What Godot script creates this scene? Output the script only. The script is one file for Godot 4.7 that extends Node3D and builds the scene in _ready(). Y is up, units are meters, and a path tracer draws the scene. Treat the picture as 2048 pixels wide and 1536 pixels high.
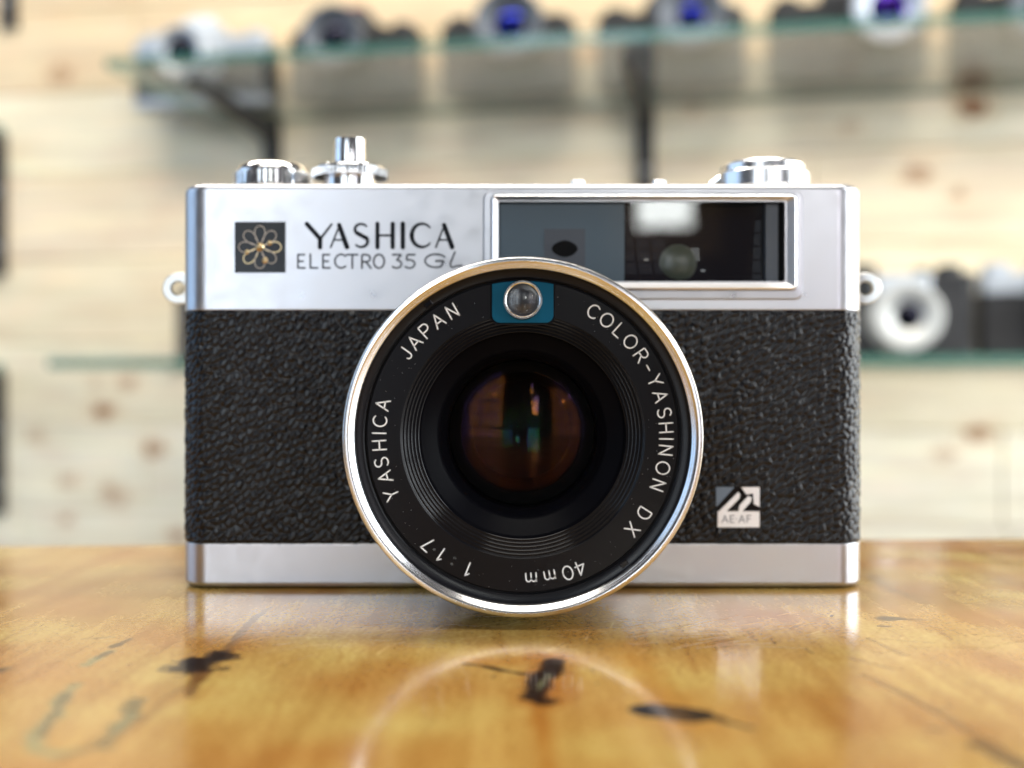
extends Node3D
# All lengths below are millimetres; meshes are scaled to metres when they are committed.
# World: x right, y up, z towards the viewer. Table top is y = 0, the camera's front face is z = 0.
const MM := 0.001
const F := 2430.0                       # focal length in photograph pixels
const EYE := Vector3(0, 39.65, 235)     # viewpoint
const YAW := 10.6                       # the wall is turned a little, its right side is nearer
const W0 := Vector3(-319.7, 0, -1010)   # a point of the wall
const AX := 1.75                        # lens axis
const AY := 31.1
var M := {}
var used := {}

# ------------------------------------------------------------------ mesh building
class MB:
	var v := PackedVector3Array()
	var n := PackedVector3Array()
	var u := PackedVector2Array()
	func tri(a: Vector3, b: Vector3, c: Vector3, na: Vector3, nb: Vector3, nc: Vector3, ua := Vector2.ZERO, ub := Vector2.ZERO, uc := Vector2.ZERO) -> void:
		var g := (b - a).cross(c - a)
		if g.length_squared() < 1e-14:
			return
		if g.dot(na + nb + nc) > 0.0:
			v.append_array(PackedVector3Array([a, c, b]))
			n.append_array(PackedVector3Array([na, nc, nb]))
			u.append_array(PackedVector2Array([ua, uc, ub]))
		else:
			v.append_array(PackedVector3Array([a, b, c]))
			n.append_array(PackedVector3Array([na, nb, nc]))
			u.append_array(PackedVector2Array([ua, ub, uc]))
	func quad(a: Vector3, b: Vector3, c: Vector3, d: Vector3, na: Vector3, nb: Vector3, nc: Vector3, nd: Vector3) -> void:
		tri(a, b, c, na, nb, nc)
		tri(a, c, d, na, nc, nd)
	func flat(a: Vector3, b: Vector3, c: Vector3, d: Vector3, hint: Vector3) -> void:
		var g := (b - a).cross(d - a)
		if g.length_squared() < 1e-14:
			g = (c - b).cross(d - b)
		g = g.normalized()
		if g.dot(hint) < 0.0:
			g = -g
		quad(a, b, c, d, g, g, g, g)
	func uvquad(a: Vector3, b: Vector3, c: Vector3, d: Vector3, nn: Vector3, ua: Vector2, ub: Vector2, uc: Vector2, ud: Vector2) -> void:
		tri(a, b, c, nn, nn, nn, ua, ub, uc)
		tri(a, c, d, nn, nn, nn, ua, uc, ud)
	func mesh() -> ArrayMesh:
		var s := PackedVector3Array()
		s.resize(v.size())
		for i in v.size():
			s[i] = v[i] * 0.001
		var arr := []
		arr.resize(Mesh.ARRAY_MAX)
		arr[Mesh.ARRAY_VERTEX] = s
		arr[Mesh.ARRAY_NORMAL] = n
		arr[Mesh.ARRAY_TEX_UV] = u
		var m := ArrayMesh.new()
		m.add_surface_from_arrays(Mesh.PRIMITIVE_TRIANGLES, arr)
		return m

func box(mb: MB, a: Vector3, b: Vector3) -> void:
	var x := [a.x, b.x]
	var y := [a.y, b.y]
	var z := [a.z, b.z]
	for s in 2:
		var g := 1.0 if s == 1 else -1.0
		mb.flat(Vector3(x[s], a.y, a.z), Vector3(x[s], b.y, a.z), Vector3(x[s], b.y, b.z), Vector3(x[s], a.y, b.z), Vector3(g, 0, 0))
		mb.flat(Vector3(a.x, y[s], a.z), Vector3(b.x, y[s], a.z), Vector3(b.x, y[s], b.z), Vector3(a.x, y[s], b.z), Vector3(0, g, 0))
		mb.flat(Vector3(a.x, a.y, z[s]), Vector3(b.x, a.y, z[s]), Vector3(b.x, b.y, z[s]), Vector3(a.x, b.y, z[s]), Vector3(0, 0, g))

# a turned shape: profile of (radius, height along the axis), the outside on the right of its path
func lathe(mb: MB, prof: Array, T: Transform3D, seg := 96, smooth := 40.0) -> void:
	var np := prof.size()
	var sn := []
	for i in np - 1:
		var d: Vector2 = prof[i + 1] - prof[i]
		sn.append(Vector2(d.y, -d.x).normalized())
	var lim := cos(deg_to_rad(smooth))
	for i in np - 1:
		var n0: Vector2 = sn[i]
		var n1: Vector2 = sn[i]
		if i > 0 and sn[i].dot(sn[i - 1]) > lim:
			n0 = (sn[i] + sn[i - 1]).normalized()
		if i < np - 2 and sn[i].dot(sn[i + 1]) > lim:
			n1 = (sn[i] + sn[i + 1]).normalized()
		var p0: Vector2 = prof[i]
		var p1: Vector2 = prof[i + 1]
		for k in seg:
			var a := TAU * k / seg
			var b := TAU * (k + 1) / seg
			var ca := Vector2(cos(a), sin(a))
			var cb := Vector2(cos(b), sin(b))
			mb.quad(T * Vector3(p0.x * ca.x, p0.x * ca.y, p0.y), T * Vector3(p0.x * cb.x, p0.x * cb.y, p0.y), T * Vector3(p1.x * cb.x, p1.x * cb.y, p1.y), T * Vector3(p1.x * ca.x, p1.x * ca.y, p1.y),
				T.basis * Vector3(n0.x * ca.x, n0.x * ca.y, n0.y), T.basis * Vector3(n0.x * cb.x, n0.x * cb.y, n0.y), T.basis * Vector3(n1.x * cb.x, n1.x * cb.y, n1.y), T.basis * Vector3(n1.x * ca.x, n1.x * ca.y, n1.y))

func zaxis(x: float, y: float, z := 0.0) -> Transform3D:
	return Transform3D(Basis.IDENTITY, Vector3(x, y, z))

func yaxis(x: float, y: float, z: float) -> Transform3D:
	return Transform3D(Basis(Vector3(1, 0, 0), Vector3(0, 0, -1), Vector3(0, 1, 0)), Vector3(x, y, z))

func dome(r: float, z0: float, sag: float, steps := 14) -> Array:
	var p := []
	for i in steps + 1:
		var t := 1.0 - float(i) / steps
		p.append(Vector2(r * t, z0 + sag * (1.0 - t * t)))
	return p

func rr(hx: float, hz: float, r: float, seg: int) -> Array:
	var out := []
	for k in 4:
		var c := Vector2((hx - r) * (1 if k == 0 or k == 3 else -1), (hz - r) * (1 if k < 2 else -1))
		for i in seg + 1:
			var a := deg_to_rad(90.0 * k + 90.0 * i / seg)
			out.append([c + Vector2(cos(a), sin(a)) * r, Vector2(cos(a), sin(a))])
	return out

# a block with a rounded-rectangle plan and rounded top and bottom edges
func slab(mb: MB, c: Vector2, hx: float, hz: float, r: float, y0: float, y1: float, bt: float, bb: float, skip_front := false, seg := 10, bs := 5) -> void:
	var rings := []
	for i in bs + 1:
		var a := deg_to_rad(-90.0 + 90.0 * i / bs)
		rings.append([bb * (1 - cos(a)), y0 + bb + bb * sin(a), cos(a), sin(a)])
	for i in bs + 1:
		var a := deg_to_rad(90.0 * i / bs)
		rings.append([bt * (1 - cos(a)), y1 - bt + bt * sin(a), cos(a), sin(a)])
	var loops := []
	for g in rings:
		loops.append(rr(hx - g[0], hz - g[0], max(r - g[0], 0.01), seg))
	var cnt: int = loops[0].size()
	for i in rings.size() - 1:
		for k in cnt:
			var k2 := (k + 1) % cnt
			var A = loops[i][k]
			var B = loops[i][k2]
			var C = loops[i + 1][k2]
			var D = loops[i + 1][k]
			if skip_front and A[1].y > 0.999 and B[1].y > 0.999 and i == bs:
				continue
			var g0 = rings[i]
			var g1 = rings[i + 1]
			mb.quad(Vector3(c.x + A[0].x, g0[1], c.y + A[0].y), Vector3(c.x + B[0].x, g0[1], c.y + B[0].y), Vector3(c.x + C[0].x, g1[1], c.y + C[0].y), Vector3(c.x + D[0].x, g1[1], c.y + D[0].y),
				Vector3(A[1].x * g0[2], g0[3], A[1].y * g0[2]), Vector3(B[1].x * g0[2], g0[3], B[1].y * g0[2]), Vector3(C[1].x * g1[2], g1[3], C[1].y * g1[2]), Vector3(D[1].x * g1[2], g1[3], D[1].y * g1[2]))
	for e in [0, rings.size() - 1]:
		var y: float = rings[e][1]
		var up := Vector3(0, -1 if e == 0 else 1, 0)
		for k in cnt:
			var A: Vector2 = loops[e][k][0] + c
			var B: Vector2 = loops[e][(k + 1) % cnt][0] + c
			mb.tri(Vector3(c.x, y, c.y), Vector3(A.x, y, A.y), Vector3(B.x, y, B.y), up, up, up)

# strips between closed loops of equal point count
func loft(mb: MB, loops: Array, hint := Vector3(0, 0, 1)) -> void:
	for i in loops.size() - 1:
		var n: int = loops[i].size()
		for k in n:
			mb.flat(loops[i][k], loops[i][(k + 1) % n], loops[i + 1][(k + 1) % n], loops[i + 1][k], hint)

func rect_loop(x0: float, x1: float, y0: float, y1: float, r: float, z: float, seg := 6) -> Array:
	var out := []
	for q in rr((x1 - x0) / 2, (y1 - y0) / 2, r, seg):
		out.append(Vector3((x0 + x1) / 2 + q[0].x, (y0 + y1) / 2 + q[0].y, z))
	return out

# a flat outline given thickness along z, with a small chamfer on its front edge
func plate(mb: MB, poly: PackedVector2Array, z0: float, z1: float, ch := 0.0) -> void:
	if Geometry2D.is_polygon_clockwise(poly):
		poly.reverse()
	var inner := poly
	if ch > 0.0:
		var off := Geometry2D.offset_polygon(poly, -ch, Geometry2D.JOIN_MITER)
		if off.size() == 1 and off[0].size() == poly.size():
			inner = off[0]
			var best := 0
			for k in inner.size():
				if inner[k].distance_to(poly[0]) < inner[best].distance_to(poly[0]):
					best = k
			var turned := PackedVector2Array()
			for k in inner.size():
				turned.append(inner[(best + k) % inner.size()])
			inner = turned
		else:
			ch = 0.0
	var f := Vector3(0, 0, 1)
	var t := Geometry2D.triangulate_polygon(inner)
	for i in range(0, t.size(), 3):
		var a := inner[t[i]]
		var b := inner[t[i + 1]]
		var c := inner[t[i + 2]]
		mb.tri(Vector3(a.x, a.y, z1), Vector3(b.x, b.y, z1), Vector3(c.x, c.y, z1), f, f, f)
		mb.tri(Vector3(a.x, a.y, z0), Vector3(b.x, b.y, z0), Vector3(c.x, c.y, z0), -f, -f, -f)
	for k in poly.size():
		var k2 := (k + 1) % poly.size()
		var d := poly[k2] - poly[k]
		var side := Vector3(d.y, -d.x, 0)
		mb.flat(Vector3(poly[k].x, poly[k].y, z0), Vector3(poly[k2].x, poly[k2].y, z0), Vector3(poly[k2].x, poly[k2].y, z1 - ch), Vector3(poly[k].x, poly[k].y, z1 - ch), side)
		if ch > 0.0:
			mb.flat(Vector3(poly[k].x, poly[k].y, z1 - ch), Vector3(poly[k2].x, poly[k2].y, z1 - ch), Vector3(inner[k2].x, inner[k2].y, z1), Vector3(inner[k].x, inner[k].y, z1), side.normalized() + f)

# ------------------------------------------------------------------ pen lettering
func arc(cx: float, cy: float, rx: float, ry: float, a0: float, a1: float, steps := 14) -> Array:
	var out := []
	for i in steps + 1:
		var a := deg_to_rad(lerpf(a0, a1, float(i) / steps))
		out.append(Vector2(cx + rx * cos(a), cy + ry * sin(a)))
	return out

func pl(flatlist: Array) -> Array:
	var out := []
	for i in range(0, flatlist.size(), 2):
		out.append(Vector2(flatlist[i], flatlist[i + 1]))
	return out

# pen strokes of one character, cap height 1, and its width
func glyph(ch: String) -> Array:
	match ch:
		"A": return [[pl([0, 0, .38, 1, .76, 0]), pl([.13, .34, .63, .34])], .76]
		"C": return [[arc(.43, .5, .43, .5, 48, 312)], .8]
		"O": return [[arc(.45, .5, .45, .5, 0, 360, 24)], .9]
		"0": return [[arc(.36, .5, .36, .5, 0, 360, 24)], .72]
		"L": return [[pl([0, 1, 0, 0, .55, 0])], .55]
		"R": return [[pl([0, 0, 0, 1, .36, 1]) + arc(.36, .74, .27, .26, 90, -90) + pl([0, .48]), pl([.32, .48, .66, 0])], .66]
		"P": return [[pl([0, 0, 0, 1, .36, 1]) + arc(.36, .73, .28, .27, 90, -90) + pl([0, .46])], .64]
		"-": return [[pl([0, .45, .42, .45])], .42]
		"Y": return [[pl([0, 1, .36, .48, .72, 1]), pl([.36, .48, .36, 0])], .72]
		"S": return [[arc(.33, .745, .29, .255, 35, 270) + arc(.33, .25, .32, .25, 85, -145)], .66]
		"H": return [[pl([0, 0, 0, 1]), pl([.66, 0, .66, 1]), pl([0, .5, .66, .5])], .66]
		"I": return [[pl([0, 0, 0, 1])], 0.0]
		"N": return [[pl([0, 0, 0, 1, .64, 0, .64, 1])], .64]
		"D": return [[pl([0, 0, 0, 1, .25, 1]) + arc(.25, .5, .42, .5, 90, -90) + pl([0, 0])], .67]
		"X": return [[pl([0, 0, .66, 1]), pl([0, 1, .66, 0])], .66]
		"J": return [[pl([.42, 1, .42, .25]) + arc(.2, .25, .22, .25, 0, -165)], .44]
		"4": return [[pl([.5, 0, .5, 1, 0, .3, .68, .3])], .68]
		"m": return [[pl([0, 0, 0, .62]), arc(.19, .4, .19, .22, 180, 0) + pl([.38, 0]), arc(.57, .4, .19, .22, 180, 0) + pl([.76, 0])], .76]
		"1": return [[pl([.0, .78, .22, 1, .22, 0])], .3]
		"7": return [[pl([0, 1, .58, 1, .2, 0])], .58]
		":": return [[pl([0, .18, .01, .18]), pl([0, .66, .01, .66])], 0.0]
		".": return [[pl([0, .5, .01, .5])], 0.0]
		"E": return [[pl([.5, 1, 0, 1, 0, 0, .5, 0]), pl([0, .52, .42, .52])], .5]
		"F": return [[pl([.5, 1, 0, 1, 0, 0]), pl([0, .52, .42, .52])], .5]
	return [[], 0.0]

# one pen stroke laid on a surface; w0..w1 is its width from start to end
func stroke(mb: MB, pts: Array, w0: float, w1: float, to3: Callable, nrm: Vector3) -> void:
	var n := pts.size()
	for i in n - 1:
		var a: Vector2 = pts[i]
		var b: Vector2 = pts[i + 1]
		var wa := lerpf(w0, w1, float(i) / (n - 1)) / 2
		var wb := lerpf(w0, w1, float(i + 1) / (n - 1)) / 2
		var d := (b - a).normalized()
		var p := Vector2(-d.y, d.x)
		var q: Array = [to3.call(a + p * wa), to3.call(a - p * wa), to3.call(b - p * wb), to3.call(b + p * wb)]
		mb.quad(q[0], q[1], q[2], q[3], nrm, nrm, nrm, nrm)
	for e in ([0, n - 1] + (range(1, n - 1) if n < 8 else [])):
		var c: Vector2 = pts[e]
		var w := lerpf(w0, w1, float(e) / (n - 1)) / 2
		for k in 10:
			var a := TAU * k / 10
			var b := TAU * (k + 1) / 10
			mb.tri(to3.call(c), to3.call(c + Vector2(cos(a), sin(a)) * w), to3.call(c + Vector2(cos(b), sin(b)) * w), nrm, nrm, nrm)

# ------------------------------------------------------------------ objects
func numbered(called: String) -> String:
	used[called] = used.get(called, -1) + 1
	return called if used[called] == 0 else "%s_%03d" % [called, used[called]]

func thing(called: String, label: String, category: String, at := Vector3.ZERO, turn := 0.0, group := "") -> Node3D:
	var o := Node3D.new()
	o.name = numbered(called)
	add_child(o)
	o.position = at * MM
	o.rotation.y = turn
	o.set_meta("label", label)
	o.set_meta("category", category)
	if group:
		o.set_meta("group", group)
	return o

func part(called: String, mb: MB, m: Material, parent: Node, label := "") -> MeshInstance3D:
	var o := MeshInstance3D.new()
	o.name = called
	o.mesh = mb.mesh()
	o.material_override = m
	parent.add_child(o, true)
	if label:
		o.set_meta("label", label)
	return o

func structure(called: String) -> Node3D:
	var o := Node3D.new()
	o.name = called
	add_child(o)
	o.set_meta("kind", "structure")
	return o

# ------------------------------------------------------------------ materials
func lin(r: float, g: float, b: float) -> Color:
	return Color(r, g, b).linear_to_srgb()

func mat(c: Color, rough := 0.5, metal := 0.0) -> StandardMaterial3D:
	var m := StandardMaterial3D.new()
	m.albedo_color = c
	m.roughness = rough
	m.metallic = metal
	return m

func noise_image(w: int, h: int, freq: float, sd: int, type := FastNoiseLite.TYPE_SIMPLEX_SMOOTH, oct := 3) -> Image:
	var f := FastNoiseLite.new()
	f.seed = sd
	f.noise_type = type
	f.frequency = freq
	f.fractal_octaves = oct
	return f.get_image(w, h, false, false, true)

func tex(i: Image) -> ImageTexture:
	return ImageTexture.create_from_image(i)

func seamless(size: int, freq: float, sd: int, oct := 3) -> Image:
	var f := FastNoiseLite.new()
	f.seed = sd
	f.frequency = freq
	f.fractal_octaves = oct
	return f.get_seamless_image(size, size, false, false, 0.15, true)

func range_image(i: Image, lo: float, hi: float) -> ImageTexture:
	var d := i.get_data()
	for k in d.size():
		d[k] = int(clampf(lo + (hi - lo) * d[k] / 255.0, 0, 1) * 255)
	return tex(Image.create_from_data(i.get_width(), i.get_height(), false, Image.FORMAT_L8, d))

func pebble_image(size: int, cells: int, sd: int) -> Image:
	# rounded grains of leather: one uneven dome round each scattered point, tiling
	var rng := RandomNumberGenerator.new()
	rng.seed = sd
	var px := []
	for j in cells:
		for i in cells:
			px.append(Vector3((i + 0.5 + rng.randf_range(-.42, .42)), (j + 0.5 + rng.randf_range(-.42, .42)), rng.randf_range(.55, 1.0)))
	var d := PackedFloat32Array()
	d.resize(size * size)
	for y in size:
		for x in size:
			var p := Vector2(x, y) * (float(cells) / size)
			var ci := int(p.x)
			var cj := int(p.y)
			var d1 := 9.0
			var d2 := 9.0
			var h := 1.0
			for j in range(cj - 1, cj + 2):
				for i in range(ci - 1, ci + 2):
					var q: Vector3 = px[posmod(j, cells) * cells + posmod(i, cells)]
					var dx := q.x + (i - posmod(i, cells)) - p.x
					var dy := q.y + (j - posmod(j, cells)) - p.y
					var e := dx * dx + dy * dy + 0.35 * dx * dy
					if e < d1:
						d2 = d1
						d1 = e
						h = q.z
					elif e < d2:
						d2 = e
			var edge := clampf((sqrt(d2) - sqrt(d1)) * 2.2, 0, 1)
			d[y * size + x] = h * (1.0 - (1.0 - edge) * (1.0 - edge)) * (1.0 - 0.35 * d1)
	return Image.create_from_data(size, size, false, Image.FORMAT_RF, d.to_byte_array())

func make_materials() -> void:
	# satin chrome: fine blasted grain
	var m := mat(lin(.53, .53, .56), 1.0, 1.0)
	m.roughness_texture = range_image(seamless(512, 0.014, 8, 2), .27, .37)
	m.roughness_texture_channel = BaseMaterial3D.TEXTURE_CHANNEL_RED
	m.uv1_triplanar = true
	m.uv1_scale = Vector3.ONE * 24.0
	M.satin = m
	M.chrome = mat(lin(.78, .78, .79), 0.17, 1.0)
	m = mat(lin(.84, .84, .87), 0.34, 1.0)
	M.brushed = m
	M.knob = mat(lin(.75, .75, .77), 0.24, 1.0)
	M.rim = mat(lin(.78, .78, .80), 0.2, 1.0)
	M.steel = mat(lin(.50, .49, .47), 0.3, 1.0)
	# leatherette
	m = mat(lin(.003, .003, .0045), 0.19)
	m.metallic_specular = 0.42
	M.leather = m
	M.black = mat(lin(.006, .006, .008), 0.22)
	M.black.metallic_specular = 0.3
	M.black_gloss = mat(lin(.005, .005, .007), 0.14)
	M.black_gloss.metallic_specular = 0.34
	M.black_matte = mat(lin(.004, .004, .006), 0.36)
	M.black_matte.metallic_specular = 0.18
	M.void = mat(lin(.004, .004, .004), 0.9)
	M.void.metallic_specular = 0.1
	M.white_ink = mat(lin(.84, .85, .87), 0.5)
	M.black_ink = mat(lin(.008, .010, .014), 0.6)
	M.black_ink.metallic_specular = 0.25
	M.grey_ink = mat(lin(.04, .045, .055), 0.6)
	M.grey_ink.metallic_specular = 0.25
	M.gold = mat(lin(.55, .42, .24), 0.3, 1.0)
	M.bronze = mat(lin(.27, .22, .18), 0.35, 1.0)
	M.teal = mat(lin(.001, .072, .14), 0.5)
	M.teal.metallic_specular = 0.22
	m = mat(Color(1, 1, 1, 0.002), 0.02)
	m.transparency = BaseMaterial3D.TRANSPARENCY_ALPHA
	M.pane = m
	# coated lens surfaces mirror a little, amber and magenta
	M.coat_amber = mat(lin(.034, .018, .006), 0.02, 1.0)
	m = mat(Color(1, 1, 1, 0.002), 0.02)
	m.transparency = BaseMaterial3D.TRANSPARENCY_ALPHA
	m.metallic_specular = 0.25
	M.coated_pane = m
	M.coat_violet = mat(lin(.03, .035, .10), 0.03, 1.0)
	# clear elements whose coating mirrors a few hundredths of the light, each in its own tint
	var blank := Image.create(4, 4, false, Image.FORMAT_RGBA8)
	blank.fill(Color.WHITE)
	var bt := tex(blank)
	for c in [["coat_1", Color(.80, .62, 1.0, .0025)], ["coat_2", Color(1.0, .62, .22, .011)], ["coat_3", Color(.40, 1.0, .45, .0055)], ["coat_4", Color(.35, .55, 1.0, .007)]]:
		m = mat(c[1], 0.015, 1.0)
		m.transparency = BaseMaterial3D.TRANSPARENCY_ALPHA
		m.albedo_texture = bt
		M[c[0]] = m
	M.frost = mat(lin(.034, .062, .088), 0.4)
	M.frost_dark = mat(lin(.026, .032, .048), 0.3)
	M.frost_edge = mat(lin(.06, .075, .10), 0.4)
	M.eyepiece = mat(lin(.055, .066, .046), 0.3)
	M.finder_glass = mat(lin(.010, .008, .011), 0.04)
	M.finder_glass.metallic_specular = 0.16
	# background
	M.iron = mat(lin(.012, .012, .014), 0.5)
	M.slr_black = mat(lin(.016, .016, .018), 0.45)
	M.slr_leather = mat(lin(.03, .03, .033), 0.6)
	M.slr_silver = mat(lin(.52, .56, .61), 0.4, 0.5)
	M.slr_white = mat(lin(.66, .66, .63), 0.42, 0.4)
	M.slr_grey = mat(lin(.10, .11, .13), 0.4)
	M.blue_glass = mat(lin(.010, .014, .12), 0.04, 1.0)
	M.violet_glass = mat(lin(.035, .015, .15), 0.04, 1.0)
	M.dark_glass = mat(lin(.02, .02, .03), 0.04, 1.0)
	M.red = mat(lin(.45, .04, .03), 0.5)
	m = mat(Color(0.85, 0.95, 0.92, 0.015), 0.02)
	m.transparency = BaseMaterial3D.TRANSPARENCY_ALPHA
	M.shelf_glass = m
	m = mat(lin(.05, .23, .19), 0.08)
	m.transparency = BaseMaterial3D.TRANSPARENCY_ALPHA
	m.albedo_color.a = 0.38
	M.shelf_edge = m

# ------------------------------------------------------------------ pixels to places
func on_table(px: float, py: float) -> Vector2:      # (x, z) on the table top
	var d := F * EYE.y / (py - 768.0)
	return Vector2((px - 1024.0) * d / F, EYE.z - d)

func on_wall(px: float, py: float, out: float) -> Vector3:   # (along, height, out) on a plane parallel to the wall
	var dir := Vector3((px - 1024.0) / F, (768.0 - py) / F, -1)
	var a := deg_to_rad(YAW)
	var n := Vector3(-sin(a), 0, cos(a))
	var t := (out - n.dot(EYE - W0)) / n.dot(dir)
	var p := EYE + dir * t
	return Vector3((p - W0).dot(Vector3(cos(a), 0, sin(a))), p.y, out)

func from_wall(q: Vector3) -> Vector3:
	var a := deg_to_rad(YAW)
	return W0 + Vector3(cos(a), 0, sin(a)) * q.x + Vector3(0, q.y, 0) + Vector3(-sin(a), 0, cos(a)) * q.z

func _ready() -> void:
	set_camera_and_light()
	make_materials()
	build_table()
	build_wall()
	build_shelves()
	build_main_camera()
	build_shelf_cameras()

func set_camera_and_light() -> void:
	var cam := Camera3D.new()
	cam.name = "camera"
	add_child(cam)
	cam.position = EYE * MM
	cam.near = 0.02
	cam.far = 40.0
	var at := CameraAttributesPhysical.new()
	at.frustum_focal_length = 20.0
	at.exposure_aperture = 4.6
	at.frustum_focus_distance = 0.206
	cam.attributes = at
	cam.fov = rad_to_deg(2.0 * atan(768.0 / F))
	cam.current = true
	var env := Environment.new()
	env.background_mode = Environment.BG_COLOR
	env.background_color = lin(.06, .06, .065)
	env.tonemap_mode = Environment.TONE_MAPPER_LINEAR
	env.tonemap_exposure = 0.93
	env.sdfgi_enabled = true
	env.ssao_enabled = true
	env.ssil_enabled = true
	var we := WorldEnvironment.new()
	we.environment = env
	add_child(we)
	# the shop's windows, behind and beside the viewer; the satin metal and the glass mirror them
	window("window_1", Vector3(-640, 430, 1750), Vector3(0, 60, 0), 620, 1250, lin(.74, .87, 1.0), .85, 3, 5)
	window("window_2", Vector3(1500, 480, 0), Vector3(0, 150, -350), 1500, 1300, lin(.90, .96, 1.0), 5.2, 4, 3)
	window("window_3", Vector3(318, 525, 2300), Vector3(0, 60, 0), 112, 310, lin(.95, 1.0, .98), .27, 1, 1)
	window("window_4", Vector3(-1600, 480, -150), Vector3(0, 150, -350), 1400, 1200, lin(.30, .60, 1.0), .30, 4, 3)
	window("window_5", Vector3(900, 380, 1900), Vector3(0, 60, 0), 560, 1000, lin(.86, .88, 1.0), .28, 3, 4)
	added_glint_lamp(Vector3(-420, 560, 1500), .045, lin(1, .96, .88))  # unseen bulbs, added to put small glints in the lens glass
	added_glint_lamp(Vector3(180, 700, 1700), .03, lin(.9, .97, 1))
	added_glint_lamp(Vector3(760, 520, 1650), .05, lin(1, .97, .9))
	added_overhead_lamp("added_overhead_lamp", Vector3(-100, 2200, 800), 0.0, 1800, 700, 2.5)  # added overhead, out of view, to light the wall and table
	added_overhead_lamp("added_wall_wash", from_wall(Vector3(320, 1300, 720)), YAW, 1900, 160, 2.7)  # added wash out of view, only there to brighten the planks

func window(called: String, at: Vector3, target: Vector3, w: float, h: float, c: Color, energy: float, cols: int, rows: int) -> void:
	var o := structure(called)
	o.position = at * MM
	o.look_at_from_position(at * MM, target * MM, Vector3.UP)
	var mb := MB.new()
	for s in [-1.0, 1.0]:
		box(mb, Vector3(s * (w / 2 + 30) - 30, -h / 2 - 60, -30), Vector3(s * (w / 2 + 30) + 30, h / 2 + 60, 40))
		box(mb, Vector3(-w / 2, s * (h / 2 + 30) - 30, -30), Vector3(w / 2, s * (h / 2 + 30) + 30, 40))
	part("window_frame", mb, mat(lin(.25, .18, .11), 0.5), o)
	for k in range(1, cols):
		mb = MB.new()
		var x := -w / 2 + w * k / cols
		box(mb, Vector3(x - 14, -h / 2, -28), Vector3(x + 14, h / 2, -6))
		part("glazing_bar", mb, mat(lin(.25, .18, .11), 0.5), o)
	for k in range(1, rows):
		mb = MB.new()
		var y := -h / 2 + h * k / rows
		box(mb, Vector3(-w / 2, y - 14, -26), Vector3(w / 2, y + 14, -8))
		part("glazing_bar", mb, mat(lin(.25, .18, .11), 0.5), o)
	mb = MB.new()
	box(mb, Vector3(-w / 2, -h / 2, 14), Vector3(w / 2, h / 2, 20))
	var g := mat(lin(.4, .4, .4), 0.3)
	g.emission_enabled = true
	g.emission = c
	g.emission_energy_multiplier = 1.0
	part("window_pane", mb, g, o)
	var l := AreaLight3D.new()
	l.name = "daylight"
	l.area_size = Vector2(w, h) * MM
	l.light_color = c
	l.light_energy = energy
	l.shadow_enabled = true
	o.add_child(l)

func added_glint_lamp(at: Vector3, energy: float, c: Color) -> void:
	var o := structure(numbered("added_glint_lamp"))
	o.position = at * MM
	var mb := MB.new()
	var p := []
	for i in 17:
		var a := deg_to_rad(-90.0 + 150.0 * i / 16)
		p.append(Vector2(26.0 * cos(a), 26.0 * sin(a)))
	lathe(mb, p, yaxis(0, 0, 0), 28)
	var g := mat(lin(.8, .8, .8), 0.3)
	g.emission_enabled = true
	g.emission = c
	g.emission_energy_multiplier = 40.0
	part("bulb", mb, g, o)
	mb = MB.new()
	lathe(mb, [Vector2(13, 22), Vector2(14, 60), Vector2(8, 66), Vector2(2, 68), Vector2(2, 900), Vector2(0, 900)], yaxis(0, 0, 0), 20)
	part("lamp_socket", mb, M.get("iron", mat(lin(.02, .02, .02), .5)), o)
	var l := OmniLight3D.new()
	l.name = "lamplight"
	l.light_size = .022
	l.light_color = c
	l.light_energy = energy
	l.omni_range = 6.0
	l.omni_attenuation = 2.0
	l.shadow_enabled = true
	o.add_child(l)

func added_overhead_lamp(called: String, at: Vector3, yaw: float, w: float, h: float, energy: float) -> void:
	var o := structure(called)
	o.position = at * MM
	o.rotation = Vector3(-PI / 2, -deg_to_rad(yaw), 0)
	var mb := MB.new()
	box(mb, Vector3(-w / 2 - 15, -h / 2 - 15, 12), Vector3(w / 2 + 15, h / 2 + 15, 60))
	part("lamp_housing", mb, mat(lin(.7, .7, .7), 0.5), o)
	mb = MB.new()
	box(mb, Vector3(-w / 2, -h / 2, 4), Vector3(w / 2, h / 2, 10))
	var g := mat(lin(.6, .6, .6), 0.4)
	g.emission_enabled = true
	g.emission = lin(1, .95, .86)
	g.emission_energy_multiplier = 1.0
	part("lamp_diffuser", mb, g, o)
	var l := AreaLight3D.new()
	l.name = "lamplight"
	l.area_size = Vector2(w, h) * MM
	l.light_color = lin(1, .95, .86)
	l.light_energy = energy
	l.shadow_enabled = true
	o.add_child(l)

# ------------------------------------------------------------------ table
const TX0 := -160.0
const TZ0 := -75.0
const TS := 0.2          # millimetres per texture pixel
const TW := 1600
const TH := 1300

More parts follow.
